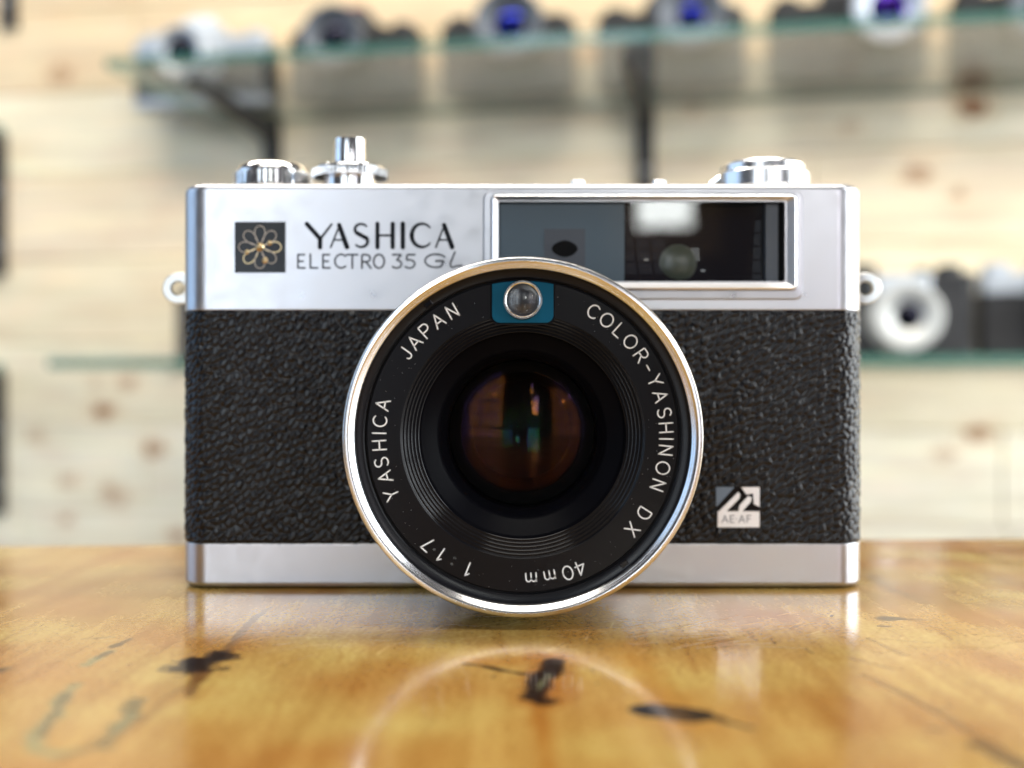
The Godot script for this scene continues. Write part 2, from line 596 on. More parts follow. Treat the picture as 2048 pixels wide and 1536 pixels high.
func dab(im: Image, wob: FastNoiseLite, pts: Array, w0: float, w1: float, c: Color, soft: float, rough := 0.6, in_photo := true) -> void:
	# a stain along a path: an uneven edge, in millimetres on the table
	var q := []
	for p in pts:
		q.append(on_table(p.x, p.y) if in_photo else p)
	var lo: Vector2 = q[0]
	var hi: Vector2 = q[0]
	for p in q:
		lo = lo.min(p)
		hi = hi.max(p)
	var pad := maxf(w0, w1) * 1.6 + soft + 1.0
	var x0 := clampi(int((lo.x - pad - TX0) / TS), 0, TW - 1)
	var x1 := clampi(int((hi.x + pad - TX0) / TS), 0, TW - 1)
	var y0 := clampi(int((lo.y - pad - TZ0) / TS), 0, TH - 1)
	var y1 := clampi(int((hi.y + pad - TZ0) / TS), 0, TH - 1)
	for y in range(y0, y1 + 1):
		for x in range(x0, x1 + 1):
			var p := Vector2(TX0 + x * TS, TZ0 + y * TS)
			var best := 99.0
			for i in q.size() - 1:
				var a: Vector2 = q[i]
				var b: Vector2 = q[i + 1]
				var t := clampf((p - a).dot(b - a) / maxf((b - a).length_squared(), 1e-6), 0, 1)
				var w := lerpf(w0, w1, (i + t) / (q.size() - 1))
				best = minf(best, p.distance_to(a.lerp(b, t)) - w)
			best += wob.get_noise_2d(p.x * 2.0, p.y * 2.0) * rough + wob.get_noise_2d(p.x * 9.0, p.y * 9.0) * rough * 0.35
			var k := clampf(0.5 - best / soft, 0, 1) * c.a
			if k > 0.003:
				var o := im.get_pixel(x, y)
				im.set_pixel(x, y, Color(lerpf(o.r, c.r, k), lerpf(o.g, c.g, k), lerpf(o.b, c.b, k)))

func P(list: Array) -> Array:
	return pl(list)

func build_table() -> void:
	# wood: growth lines run away from the viewer
	var grain := noise_image(TW, 90, 0.035, 11, FastNoiseLite.TYPE_SIMPLEX_SMOOTH, 4)
	grain.resize(TW, TH, Image.INTERPOLATE_CUBIC)
	var fibre := noise_image(TW, 260, 0.22, 12, FastNoiseLite.TYPE_SIMPLEX_SMOOTH, 3)
	fibre.resize(TW, TH, Image.INTERPOLATE_CUBIC)
	var patch := noise_image(TW / 4, TH / 4, 0.02, 13)
	patch.resize(TW, TH, Image.INTERPOLATE_CUBIC)
	var fleck := noise_image(TW, TH, 0.16, 14, FastNoiseLite.TYPE_SIMPLEX, 2)
	var g := grain.get_data()
	var f := fibre.get_data()
	var b := patch.get_data()
	var s := fleck.get_data()
	var out := PackedByteArray()
	out.resize(TW * TH * 3)
	for i in TW * TH:
		var t: float = (g[i] - 128) * 0.0005 + (f[i] - 128) * 0.0003 + (s[i] - 128) * 0.0004
		var p: float = (b[i] - 128) * 0.0040
		var k := i * 3
		out[k] = clampi(int(255.0 * (0.618 + t * 0.75 + p * 0.10)), 0, 255)
		out[k + 1] = clampi(int(255.0 * (0.474 + t * 0.95 + p * 0.20)), 0, 255)
		out[k + 2] = clampi(int(255.0 * (0.243 + t * 0.80 + p * 0.16)), 0, 255)
	var im := Image.create_from_data(TW, TH, false, Image.FORMAT_RGB8, out)
	var wob := FastNoiseLite.new()
	wob.seed = 21
	wob.frequency = 0.11
	var rust := Color(.50, .24, .05, .55)
	var dark := Color(.10, .055, .035, .92)
	var ink := Color(.075, .085, .115, .96)
	var sage := Color(.44, .45, .33, .75)
	# knot with a crack below the lens
	dab(im, wob, P([1100, 1318, 1082, 1400]), 3.2, 2.6, rust, 5.0, 1.6)
	dab(im, wob, P([1078, 1405, 1080, 1450, 1096, 1536, 1120, 1640]), 0.9, 0.5, Color(.52, .27, .06, .5), 2.2, .6)
	dab(im, wob, P([1108, 1322, 1100, 1345, 1075, 1362, 1066, 1395, 1085, 1402]), 1.6, 1.5, dark, 1.0, .9)
	dab(im, wob, P([1098, 1350, 1085, 1362, 1074, 1380]), .35, .3, sage, .6, .5)
	dab(im, wob, P([928, 1328, 962, 1330, 992, 1338, 1030, 1345, 1062, 1350]), .45, .5, dark, .7, .6)
	dab(im, wob, P([960, 1322, 1010, 1326, 1050, 1318]), 2.2, 1.8, Color(.58, .33, .09, .35), 3.0, .8)
	# ink-blue plug with a tail
	dab(im, wob, P([1306, 1420, 1340, 1424, 1376, 1430]), 2.9, 2.9, ink, 0.9, .5)
	dab(im, wob, P([1380, 1429, 1425, 1434, 1455, 1444, 1500, 1456]), 1.0, .3, Color(.16, .12, .08, .85), 1.0, .5)
	# dark star-shaped knot on the left
	dab(im, wob, P([384, 1334, 402, 1322, 420, 1318, 436, 1308]), 3.6, 2.0, dark, 1.6, 3.0)
	dab(im, wob, P([345, 1338, 380, 1326]), .5, 1.2, dark, 1.0, .7)
	dab(im, wob, P([402, 1345, 376, 1392]), 1.2, .3, Color(.28, .16, .07, .7), 1.2, .5)
	dab(im, wob, P([450, 1300, 505, 1238, 540, 1215]), .5, .3, Color(.33, .24, .18, .55), .9, .4)
	# cracks filled with grey-green
	dab(im, wob, P([170, 1330, 205, 1310, 222, 1302]), .8, .5, sage, .9, .6)
	dab(im, wob, P([196, 1313, 220, 1304]), .5, .4, dark, .5, .4)
	dab(im, wob, P([222, 1294, 262, 1277]), .6, .25, dark, .6, .5)
	dab(im, wob, P([165, 1278, 225, 1274]), .25, .2, Color(.36, .30, .2, .7), .5, .4)
	dab(im, wob, P([150, 1370, 118, 1400, 108, 1430, 70, 1465, 66, 1495, 110, 1508, 150, 1502]), .8, .9, sage, 1.1, .8)
	dab(im, wob, P([135, 1385, 100, 1440, 82, 1470]), .5, .6, Color(.30, .24, .14, .7), .9, .6)
	dab(im, wob, P([270, 1400, 262, 1430, 225, 1462, 205, 1492]), 1.0, .9, Color(.33, .29, .18, .75), 1.2, 1.0)
	dab(im, wob, P([265, 1428, 218, 1472]), .45, .5, sage, .8, .6)
	dab(im, wob, P([90, 1536, 160, 1500, 270, 1450, 330, 1395, 420, 1345]), .5, .4, Color(.42, .27, .10, .55), 1.2, .6)
	dab(im, wob, P([0, 1340, 18, 1336]), .8, .5, dark, .9, .6)
	# flecks and worn lines on the right
	dab(im, wob, P([1772, 1237, 1795, 1237]), 1.7, 1.2, Color(.22, .16, .10, .85), .9, .5)
	dab(im, wob, P([1798, 1238, 1855, 1240]), .7, .2, Color(.26, .19, .12, .75), .8, .4)
	dab(im, wob, P([1760, 1252, 1775, 1252]), .7, .5, Color(.3, .2, .12, .8), .6, .4)
	dab(im, wob, P([1735, 1276, 1775, 1296, 1808, 1310]), .3, .7, Color(.46, .33, .16, .65), .9, .4)
	dab(im, wob, P([1700, 1316, 1735, 1325, 1785, 1338]), .3, .3, Color(.40, .25, .1, .6), .7, .3)
	dab(im, wob, P([1725, 1350, 1770, 1370, 1830, 1400, 1900, 1440, 2048, 1530]), .35, .7, Color(.36, .22, .09, .6), 1.0, .5)
	dab(im, wob, P([1948, 1488, 1990, 1510, 2060, 1540]), .9, .7, Color(.22, .15, .08, .7), 1.1, .7)
	dab(im, wob, P([1860, 1456, 1878, 1460]), .8, .5, Color(.35, .22, .1, .6), .9, .5)
	dab(im, wob, P([1900, 1205, 2048, 1215]), .4, .5, Color(.45, .30, .12, .55), .9, .5)
	dab(im, wob, P([1740, 1150, 1790, 1182, 1850, 1206]), 1.6, .6, Color(.40, .28, .15, .5), 2.0, 1.2)
	dab(im, wob, P([1880, 1100, 2048, 1098]), 5.0, 6.0, Color(.52, .32, .12, .5), 8.0, 3.0)
	dab(im, wob, P([330, 1120, 350, 1150]), 5.0, 3.0, Color(.46, .30, .14, .45), 6.0, 3.0)
	dab(im, wob, P([30, 1190, 140, 1150, 240, 1110]), 3.0, 3.0, Color(.60, .40, .18, .35), 6.0, 3.0)
	dab(im, wob, P([1245, 1290, 1300, 1360, 1370, 1450]), 2.5, 2.0, Color(.66, .43, .16, .35), 4.0, 2.0)
	# many small pores, nicks and dirt specks
	var rng := RandomNumberGenerator.new()
	rng.seed = 77
	for i in 420:
		var a := Vector2(rng.randf_range(-158, 158), rng.randf_range(-70, 180))
		var l := rng.randf_range(.2, 2.4) if rng.randf() < .6 else .15
		var e := a + Vector2(rng.randf_range(-.35, .35) * l, l)
		dab(im, wob, [a, e], rng.randf_range(.05, .16), .06, Color(.20, .12, .06, rng.randf_range(.35, .85)), .35, .12, false)
	for i in 60:
		var a := Vector2(rng.randf_range(-158, 158), rng.randf_range(-70, 180))
		var l := rng.randf_range(6, 30)
		dab(im, wob, [a, a + Vector2(rng.randf_range(-.12, .12) * l, l)], .12, .3, Color(.50, .31, .11, .4), .9, .4, false)
	# pale scratches in the varnish where it is most used
	for i in 90:
		var a := Vector2(rng.randfn(0, 45), rng.randfn(40, 10))
		var ang := rng.randfn(.6, .5)
		var l := rng.randf_range(.8, 7.0)
		dab(im, wob, [a, a + Vector2(cos(ang), -sin(ang)) * l], .05, .03, Color(.93, .84, .66, rng.randf_range(.25, .8)), .3, .08, false)
	# relief: slow waves of the varnish, scratches and dents
	var hw := FastNoiseLite.new()
	hw.seed = 31
	hw.frequency = 0.02
	hw.fractal_octaves = 2
	var small := hw.get_image(400, 325, false, false, false)
	small.convert(Image.FORMAT_RF)
	small.resize(TW, TH, Image.INTERPOLATE_CUBIC)
	var hd := small.get_data().to_float32_array()
	for i in hd.size():
		hd[i] *= 0.45
	for i in 260:
		var a := Vector2(rng.randf_range(-150, 150), rng.randf_range(-60, 120))
		if i < 150:
			a = Vector2(rng.randfn(10, 45), rng.randfn(44, 9))
		var ang := rng.randfn(0.5, .5)
		var l := rng.randf_range(1.5, 13)
		var bend := rng.randf_range(-.04, .04)
		var steps := int(l / TS * 1.4)
		var depth := rng.randf_range(.05, .22)
		for k in steps:
			a += Vector2(cos(ang), -sin(ang)) * (l / steps)
			ang += bend * l / steps
			var ix := int((a.x - TX0) / TS)
			var iy := int((a.y - TZ0) / TS)
			if ix > 1 and iy > 1 and ix < TW - 2 and iy < TH - 2:
				hd[iy * TW + ix] -= depth
				hd[iy * TW + ix + 1] -= depth * .4
				hd[(iy + 1) * TW + ix] -= depth * .4
	var him := Image.create_from_data(TW, TH, false, Image.FORMAT_RF, hd.to_byte_array())
	var m := mat(Color.WHITE, 1.0)
	m.albedo_texture = tex(im)
	var rn := noise_image(512, 416, 0.02, 41, FastNoiseLite.TYPE_SIMPLEX_SMOOTH, 4)
	m.roughness_texture = range_image(rn, 0.09, 0.2)
	m.roughness_texture_channel = BaseMaterial3D.TEXTURE_CHANNEL_RED
	m.heightmap_enabled = true
	m.heightmap_texture = tex(him)
	m.heightmap_scale = 0.006
	m.metallic_specular = 0.55
	var mb := MB.new()
	var xs := [-480.0, -160.0, 160.0, 480.0]
	var zs := [-69.0, 185.0, 420.0]
	var uu := func(x: float) -> float:
		return (absf(absf(x + 160.0) - 0.0) / 320.0) if x <= 160.0 else (480.0 - x) / 320.0
	var vv := func(z: float) -> float:
		return (z - TZ0) / 260.0 if z <= 185.0 else (185.0 - (z - 185.0) - TZ0) / 260.0
	var back := func(x: float, z: float) -> float:
		return z - x * 0.058 if z < 0.0 else z
	var up := Vector3.UP
	for i in 3:
		for j in 2:
			var q := []
			var w := []
			for c in [[i, j], [i + 1, j], [i + 1, j + 1], [i, j + 1]]:
				var x: float = xs[c[0]]
				var z: float = zs[c[1]]
				q.append(Vector3(x, 0, back.call(x, z)))
				w.append(Vector2(uu.call(x), vv.call(back.call(x, z))))
			mb.uvquad(q[0], q[1], q[2], q[3], up, w[0], w[1], w[2], w[3])
	# rounded far edge, sides and underside
	var prev := []
	for k in 7:
		var a := deg_to_rad(90.0 * k / 6)
		prev.append([-69.0 - 2.5 * sin(a), -2.5 + 2.5 * cos(a), Vector3(0, cos(a), -sin(a))])
	prev.append([-71.5, -32.0, Vector3(0, 0, -1)])
	for k in prev.size() - 1:
		for i in 3:
			var x0: float = xs[i]
			var x1: float = xs[i + 1]
			var A := Vector3(x0, prev[k][1], back.call(x0, prev[k][0]))
			var B := Vector3(x1, prev[k][1], back.call(x1, prev[k][0]))
			var C := Vector3(x1, prev[k + 1][1], back.call(x1, prev[k + 1][0]))
			var D := Vector3(x0, prev[k + 1][1], back.call(x0, prev[k + 1][0]))
			var n0: Vector3 = prev[k][2]
			var n1: Vector3 = prev[k + 1][2]
			var v0 := 0.03 + 0.01 * k
			mb.tri(A, B, C, n0, n0, n1, Vector2(uu.call(x0), v0), Vector2(uu.call(x1), v0), Vector2(uu.call(x1), v0 + .01))
			mb.tri(A, C, D, n0, n1, n1, Vector2(uu.call(x0), v0), Vector2(uu.call(x1), v0 + .01), Vector2(uu.call(x0), v0 + .01))
	for e in [-480.0, 480.0]:
		mb.flat(Vector3(e, 0, back.call(e, -69)), Vector3(e, 0, 420), Vector3(e, -32, 420), Vector3(e, -32, back.call(e, -71.5)), Vector3(signf(e), 0, 0))
	mb.flat(Vector3(-480, 0, 420), Vector3(480, 0, 420), Vector3(480, -32, 420), Vector3(-480, -32, 420), Vector3(0, 0, 1))
	mb.flat(Vector3(-480, -32, 420), Vector3(480, -32, 420), Vector3(480, -32, back.call(480, -71.5)), Vector3(-480, -32, back.call(-480, -71.5)), Vector3(0, -1, 0))
	var t := structure("table_top")
	part("slab", mb, m, t)

# ------------------------------------------------------------------ plank wall
func build_wall() -> void:
	var wall := structure("plank_wall")
	wall.position = W0 * MM
	wall.rotation.y = -deg_to_rad(YAW)
	var mb := MB.new()
	box(mb, Vector3(-1600, -560, -40), Vector3(2000, 1020, -19))
	part("backing", mb, mat(lin(.25, .2, .14), .8), wall)
	var rng := RandomNumberGenerator.new()
	rng.seed = 9
	var wob := FastNoiseLite.new()
	wob.seed = 4
	wob.frequency = 0.05
	# knots seen in the photograph: pixel, radius in mm, strength
	var knots := [[190, 768, 5, .3], [255, 765, 7, .45], [206, 822, 7, .8], [308, 897, 8, .6], [228, 992, 11, .3], [1940, 150, 14, .85], [1946, 215, 8, .9], [1955, 868, 8, .6], [690, 185, 12, .5], [1385, 212, 6, .3], [120, 150, 10, .4], [1890, 910, 7, .3], [1700, 250, 6, .25]]
	var base := -3.2
	var tones := [Color(.94, .88, .76), Color(.95, .91, .81), Color(.92, .83, .69), Color(.96, .93, .85), Color(.93, .86, .74), Color(.95, .88, .77)]
	var pick := {-7: 1, -6: 0, -5: 4, -4: 2, -3: 1, -2: 3, -1: 3, 0: 1, 1: 0, 2: 5, 3: 1, 4: 2, 5: 2, 6: 4, 7: 0, 8: 1, 9: 2, 10: 4, 11: 1}
	for row in range(-6, 11):
		var y0 := base + row * 87.0
		var w := 1500
		var h := 40
		var im := Image.create(w, h, false, Image.FORMAT_RGB8)
		var tone: Color = tones[pick[row]]
		var here := []
		for k in knots:
			var q := on_wall(k[0], k[1], 0)
			if absf(q.y - y0 - 43.0) < 90.0:
				here.append([q.x, q.y, k[2], k[3]])
		for k in 5:
			here.append([rng.randf_range(-1500, 1900), y0 + rng.randf_range(10, 77), rng.randf_range(4, 9), rng.randf_range(.25, .6)])
		for y in h:
			for x in w:
				var mx := -1600.0 + 3600.0 * (x + .5) / w
				var my := y0 + 87.0 * (1.0 - (y + .5) / h)
				var bend := wob.get_noise_2d(mx * .05, my * .5 + row * 50) * 1.6
				var gr := wob.get_noise_2d(mx * .04, (my + bend * 8.0) * 2.2 + row * 91.0)
				var bl := wob.get_noise_2d(mx * .12 + 300.0, my * .4 + row * 31.0)
				var v := 1.0 + gr * .10 + bl * .06
				var c := Color(tone.r * v, tone.g * (v - absf(bl) * .05), tone.b * (v - absf(gr) * .08 - absf(bl) * .06))
				for k in here:
					var dx: float = (mx - k[0]) / (k[2] * 1.5)
					var dy: float = (my - k[1]) / k[2]
					var d := sqrt(dx * dx + dy * dy)
					if d < 2.2:
						# knot: a dark heart with an uneven rim, and the growth rings that bend round it
						var rim: float = d + wob.get_noise_2d(mx * 3.0, my * 3.0) * .5
						if rim < 1.0:
							c = c.lerp(Color(.50, .27, .13), k[3] * (.8 + .2 * sin(rim * 16.0)))
						elif rim < 2.0 and sin(rim * 15.0) > .1:
							c = c.lerp(Color(.74, .52, .31), .35 * k[3])
				im.set_pixel(x, y, c)
		var m := mat(Color.WHITE, .42)
		m.albedo_texture = tex(im)
		var cuts := [-1600.0]
		var cx := -1600.0 + rng.randf_range(300, 900)
		while cx < 1800.0:
			cuts.append(cx)
			cx += rng.randf_range(650, 1000)
		cuts.append(2000.0)
		for i in cuts.size() - 1:
			var a: float = cuts[i] + .5
			var b: float = cuts[i + 1] - .5
			var lo := y0 + .4
			var hi := y0 + 86.6
			var dz := rng.randf_range(-.8, .8)
			mb = MB.new()
			var uvf := func(p: Vector3) -> Vector2:
				return Vector2((p.x + 1600.0) / 3600.0, 1.0 - (p.y - y0) / 87.0)
			var ch := 1.1
			var o := [Vector3(a, lo, dz - ch), Vector3(b, lo, dz - ch), Vector3(b, hi, dz - ch), Vector3(a, hi, dz - ch)]
			var n := [Vector3(a + ch, lo + ch, dz), Vector3(b - ch, lo + ch, dz), Vector3(b - ch, hi - ch, dz), Vector3(a + ch, hi - ch, dz)]
			var e := [Vector3(a, lo, -18.5), Vector3(b, lo, -18.5), Vector3(b, hi, -18.5), Vector3(a, hi, -18.5)]
			mb.uvquad(n[0], n[1], n[2], n[3], Vector3(0, 0, 1), uvf.call(n[0]), uvf.call(n[1]), uvf.call(n[2]), uvf.call(n[3]))
			var sides := [Vector3(0, -1, 0), Vector3(1, 0, 0), Vector3(0, 1, 0), Vector3(-1, 0, 0)]
			for k in 4:
				var k2 := (k + 1) % 4
				var sn: Vector3 = (sides[k] + Vector3(0, 0, 1)).normalized()
				mb.uvquad(o[k], o[k2], n[k2], n[k], sn, uvf.call(o[k]), uvf.call(o[k2]), uvf.call(n[k2]), uvf.call(n[k]))
				mb.uvquad(e[k], e[k2], o[k2], o[k], sides[k], uvf.call(e[k]), uvf.call(e[k2]), uvf.call(o[k2]), uvf.call(o[k]))
			part("plank", mb, m, wall)

# ------------------------------------------------------------------ glass shelves and their brackets
const SHELF_A := 304.0     # underside height of the upper shelf
const SHELF_B := 53.0      # and of the lower shelf
const SHELF_DEPTH := 225.0

func shelf(label: String, u0: float, u1: float, y: float) -> void:
	var o := thing("glass_shelf", label, "shelf", from_wall(Vector3((u0 + u1) / 2, y, 2.5)), -deg_to_rad(YAW), "glass shelves on the plank wall")
	var h := (u1 - u0) / 2
	var mb := MB.new()
	mb.flat(Vector3(-h, 8, 0), Vector3(h, 8, 0), Vector3(h, 8, SHELF_DEPTH), Vector3(-h, 8, SHELF_DEPTH), Vector3.UP)
	mb.flat(Vector3(-h, 0, 0), Vector3(h, 0, 0), Vector3(h, 0, SHELF_DEPTH), Vector3(-h, 0, SHELF_DEPTH), Vector3.DOWN)
	part("glass_pane", mb, M.shelf_glass, o)
	mb = MB.new()
	box(mb, Vector3(-h, .05, SHELF_DEPTH - .2), Vector3(h, 7.95, SHELF_DEPTH + .6))
	part("front_edge", mb, M.shelf_edge, o, "green polished front edge of the glass")
	mb = MB.new()
	box(mb, Vector3(-h, .05, -.6), Vector3(h, 7.95, .2))
	part("rear_edge", mb, M.shelf_edge, o)
	for s in [-1.0, 1.0]:
		mb = MB.new()
		box(mb, Vector3(s * h - .3, .05, .3), Vector3(s * h + .3, 7.95, SHELF_DEPTH - .3))
		part("side_edge", mb, M.shelf_edge, o)

func bracket(label: String, u: float, y: float) -> void:
	# y: underside of the shelf it carries
	var o := thing("shelf_bracket", label, "bracket", from_wall(Vector3(u, y - 150, 1.2)), -deg_to_rad(YAW), "black brackets under the glass shelves")
	var mb := MB.new()
	box(mb, Vector3(-8.5, 0, 0), Vector3(8.5, 149.5, 5))
	part("wall_leg", mb, M.iron, o)
	mb = MB.new()
	for s in [-1.0, 1.0]:
		var x: float = s * 4.5
		var q := [Vector3(x, 149.6, 5), Vector3(x, 149.6, 190), Vector3(x, 143, 190), Vector3(x, 128, 5)]
		mb.flat(q[0], q[1], q[2], q[3], Vector3(s, 0, 0))
	mb.flat(Vector3(-4.5, 149.6, 5), Vector3(4.5, 149.6, 5), Vector3(4.5, 149.6, 190), Vector3(-4.5, 149.6, 190), Vector3.UP)
	mb.flat(Vector3(-4.5, 128, 5), Vector3(4.5, 128, 5), Vector3(4.5, 143, 190), Vector3(-4.5, 143, 190), Vector3.DOWN)
	mb.flat(Vector3(-4.5, 143, 190), Vector3(4.5, 143, 190), Vector3(4.5, 149.6, 190), Vector3(-4.5, 149.6, 190), Vector3(0, 0, 1))
	part("arm", mb, M.iron, o)
	for k in 2:
		mb = MB.new()
		lathe(mb, [Vector2(4, 5), Vector2(3.6, 6.6), Vector2(0, 7.2)], zaxis(0, 30 + 60 * k), 20)
		part("screw", mb, M.steel, o)

func build_shelves() -> void:
	var a := on_wall(215, 130, SHELF_DEPTH)
	var b := on_wall(2300, 40, SHELF_DEPTH)
	shelf("long green-edged glass shelf carrying the row of black cameras", a.x, b.x + 60, SHELF_A)
	var c := on_wall(100, 700, SHELF_DEPTH)
	shelf("lower glass shelf carrying the camera with the white round lens face", c.x, b.x + 60, SHELF_B)
	bracket("black bracket under the silver camera on the long shelf", on_wall(545, 250, 4).x, SHELF_A)
	bracket("black bracket under the long shelf, beside the wide bare stretch of planks", on_wall(1290, 230, 4).x, SHELF_A)
	var d := on_wall(8, 250, 0).x
	shelf("short glass shelf ending beside the orange planks", d - 420, d, SHELF_A)
	shelf("short glass shelf ending beside the knotty pale planks", d - 420, d, SHELF_B)
	bracket("black bracket at the end of the short upper shelf", on_wall(-4, 300, 4).x, SHELF_A)
	bracket("black bracket at the end of the short lower shelf", on_wall(-6, 800, 4).x, SHELF_B)
	bracket("black bracket high on the orange planks above the long shelf", on_wall(18, -60, 4).x, SHELF_A + 260)

# ------------------------------------------------------------------ the camera on the table
func face_x(px: float) -> float:
	return (px - 1024.0) * EYE.z / F

func face_y(py: float) -> float:
	return EYE.y - (py - 768.0) * EYE.z / F

func ring_word(list: Array, r: float, z: float, h: float, w: float) -> MB:
	var mb := MB.new()
	for g in list:
		var a := deg_to_rad(g[1])
		var out := Vector2(sin(a), cos(a))
		var right := Vector2(cos(a), -sin(a))
		var gl := glyph(g[0])
		var half: float = gl[1] / 2
		var to3 := func(p: Vector2) -> Vector3:
			var q := Vector2(AX, AY) + out * (r + (p.y - .5) * h) + right * ((p.x - half) * h)
			return Vector3(q.x, q.y, z)
		for s in gl[0]:
			var pen := w / h * (1.6 if g[0] in [":", "."] else 1.0)
			stroke(mb, s, pen, pen, to3, Vector3(0, 0, 1))
	return mb

func build_main_camera() -> void:
	var cam := thing("rangefinder_camera", "satin chrome and black leatherette film camera standing on the varnished wooden table", "camera")
	var cx := 2.05
	var hx := 66.7
	var hz := 16.0
	var mb := MB.new()
	# base plate
	slab(mb, Vector2(cx, -hz), hx, hz, 6.0, .25, 8.75, .25, 1.1, false, 14)
	part("base_plate", mb, M.satin, cam)
	for s in [-1.0, 1.0]:
		mb = MB.new()
		lathe(mb, [Vector2(0, 0), Vector2(5, 0), Vector2(5, .6)], yaxis(cx + s * 44, 0, -hz), 24)
		part("foot", mb, M.black_matte, cam)
	# leatherette round the body
	mb = MB.new()
	slab(mb, Vector2(cx, -hz - .5), hx - .35, hz - .6, 5.4, 8.6, 54.1, .1, .1, false, 14)
	part("body_shell", mb, M.black_matte, cam)
	leather(cam, cx, hx - .2, hz, 5.9)
	# top plate, its front opened for the finder window
	var gx0 := face_x(997)
	var gx1 := face_x(1570)
	var gy0 := face_y(563)
	var gy1 := face_y(403)
	var ty0 := 53.95
	var ty1 := 78.6
	mb = MB.new()
	slab(mb, Vector2(cx, -hz), hx, hz, 6.0, ty0, ty1, 1.5, .2, true, 14, 6)
	var fx0 := cx - hx + 6.0
	var fx1 := cx + hx - 6.0
	var fy0 := ty0 + .2
	var fy1 := ty1 - 1.5
	var fz := Vector3(0, 0, 1)
	for q in [[fx0, gx0, fy0, fy1], [gx1, fx1, fy0, fy1], [gx0, gx1, fy0, gy0], [gx0, gx1, gy1, fy1]]:
		mb.flat(Vector3(q[0], q[2], 0), Vector3(q[1], q[2], 0), Vector3(q[1], q[3], 0), Vector3(q[0], q[3], 0), fz)
	part("top_plate", mb, M.satin, cam)
	build_finder(cam, gx0, gx1, gy0, gy1)
	build_marks(cam)
	build_lens(cam)
	build_knobs(cam)

# pebbled leatherette wrapped round the front and both ends: every grain is relief
func leather(cam: Node3D, cx: float, hx: float, hz: float, rad: float) -> void:
	var size := 512
	var tile := 30.0
	var grain := pebble_image(size, 20, 5).get_data().to_float32_array()
	var path := []           # (x, z, normal x, normal z, length along)
	var along := 0.0
	var step := .21
	for k in 60:
		path.append([cx + hx, -2.0 * hz + rad + (2.0 * hz - 2.0 * rad) * k / 60.0, 1.0, 0.0])
	for k in 44:
		var a := deg_to_rad(90.0 * k / 44)
		path.append([cx + hx - rad + rad * cos(a), -.12 - rad + rad * sin(a), cos(a), sin(a)])
	var span := 2.0 * (hx - rad)
	var n := int(span / step)
	for k in n:
		path.append([cx + hx - rad - span * k / n, -.12, 0.0, 1.0])
	for k in 44:
		var a := deg_to_rad(90.0 + 90.0 * k / 44)
		path.append([cx - hx + rad + rad * cos(a), -.12 - rad + rad * sin(a), cos(a), sin(a)])
	for k in 61:
		path.append([cx - hx, -rad - .12 - (2.0 * hz - 2.0 * rad) * k / 60.0, -1.0, 0.0])
	var y0 := 8.7
	var y1 := 54.0
	var rows := int((y1 - y0) / step)
	var cols := path.size()
	var vs := PackedVector3Array()
	vs.resize(cols * (rows + 1))
	for i in cols:
		var p: Array = path[i]
		if i > 0:
			along += Vector2(p[0] - path[i - 1][0], p[1] - path[i - 1][1]).length()
		var ux := int(fposmod(along, tile) / tile * size) % size
		for j in rows + 1:
			var y := lerpf(y0, y1, float(j) / rows)
			# the repeat is turned a little so that no row of grains lines up with the edges
			var uy := int(fposmod(y + along * .31, tile) / tile * size) % size
			var h: float = .40 * grain[uy * size + ux] * clampf(minf(j, rows - j) / 3.0, .2, 1.0)
			vs[i * (rows + 1) + j] = Vector3(p[0] + p[2] * h, y, p[1] + p[3] * h) * MM
	var ns := PackedVector3Array()
	ns.resize(vs.size())
	var idx := PackedInt32Array()
	idx.resize((cols - 1) * rows * 6)
	var at := 0
	for i in cols:
		var im := maxi(i - 1, 0)
		var ip := mini(i + 1, cols - 1)
		for j in rows + 1:
			var du := vs[ip * (rows + 1) + j] - vs[im * (rows + 1) + j]
			var dv := vs[i * (rows + 1) + mini(j + 1, rows)] - vs[i * (rows + 1) + maxi(j - 1, 0)]
			ns[i * (rows + 1) + j] = dv.cross(du).normalized()
			if i < cols - 1 and j < rows:
				var a := i * (rows + 1) + j
				var b := a + rows + 1
				for q in [a, b, a + 1, b, b + 1, a + 1]:
					idx[at] = q
					at += 1
	if ns[(cols / 2) * (rows + 1) + rows / 2].z < 0.0:
		for i in ns.size():
			ns[i] = -ns[i]
	var arr := []
	arr.resize(Mesh.ARRAY_MAX)
	arr[Mesh.ARRAY_VERTEX] = vs
	arr[Mesh.ARRAY_NORMAL] = ns
	arr[Mesh.ARRAY_INDEX] = idx
	var m := ArrayMesh.new()
	m.add_surface_from_arrays(Mesh.PRIMITIVE_TRIANGLES, arr)
	var o := MeshInstance3D.new()
	o.name = "leatherette_cover"
	o.mesh = m
	o.material_override = M.leather
	cam.add_child(o)

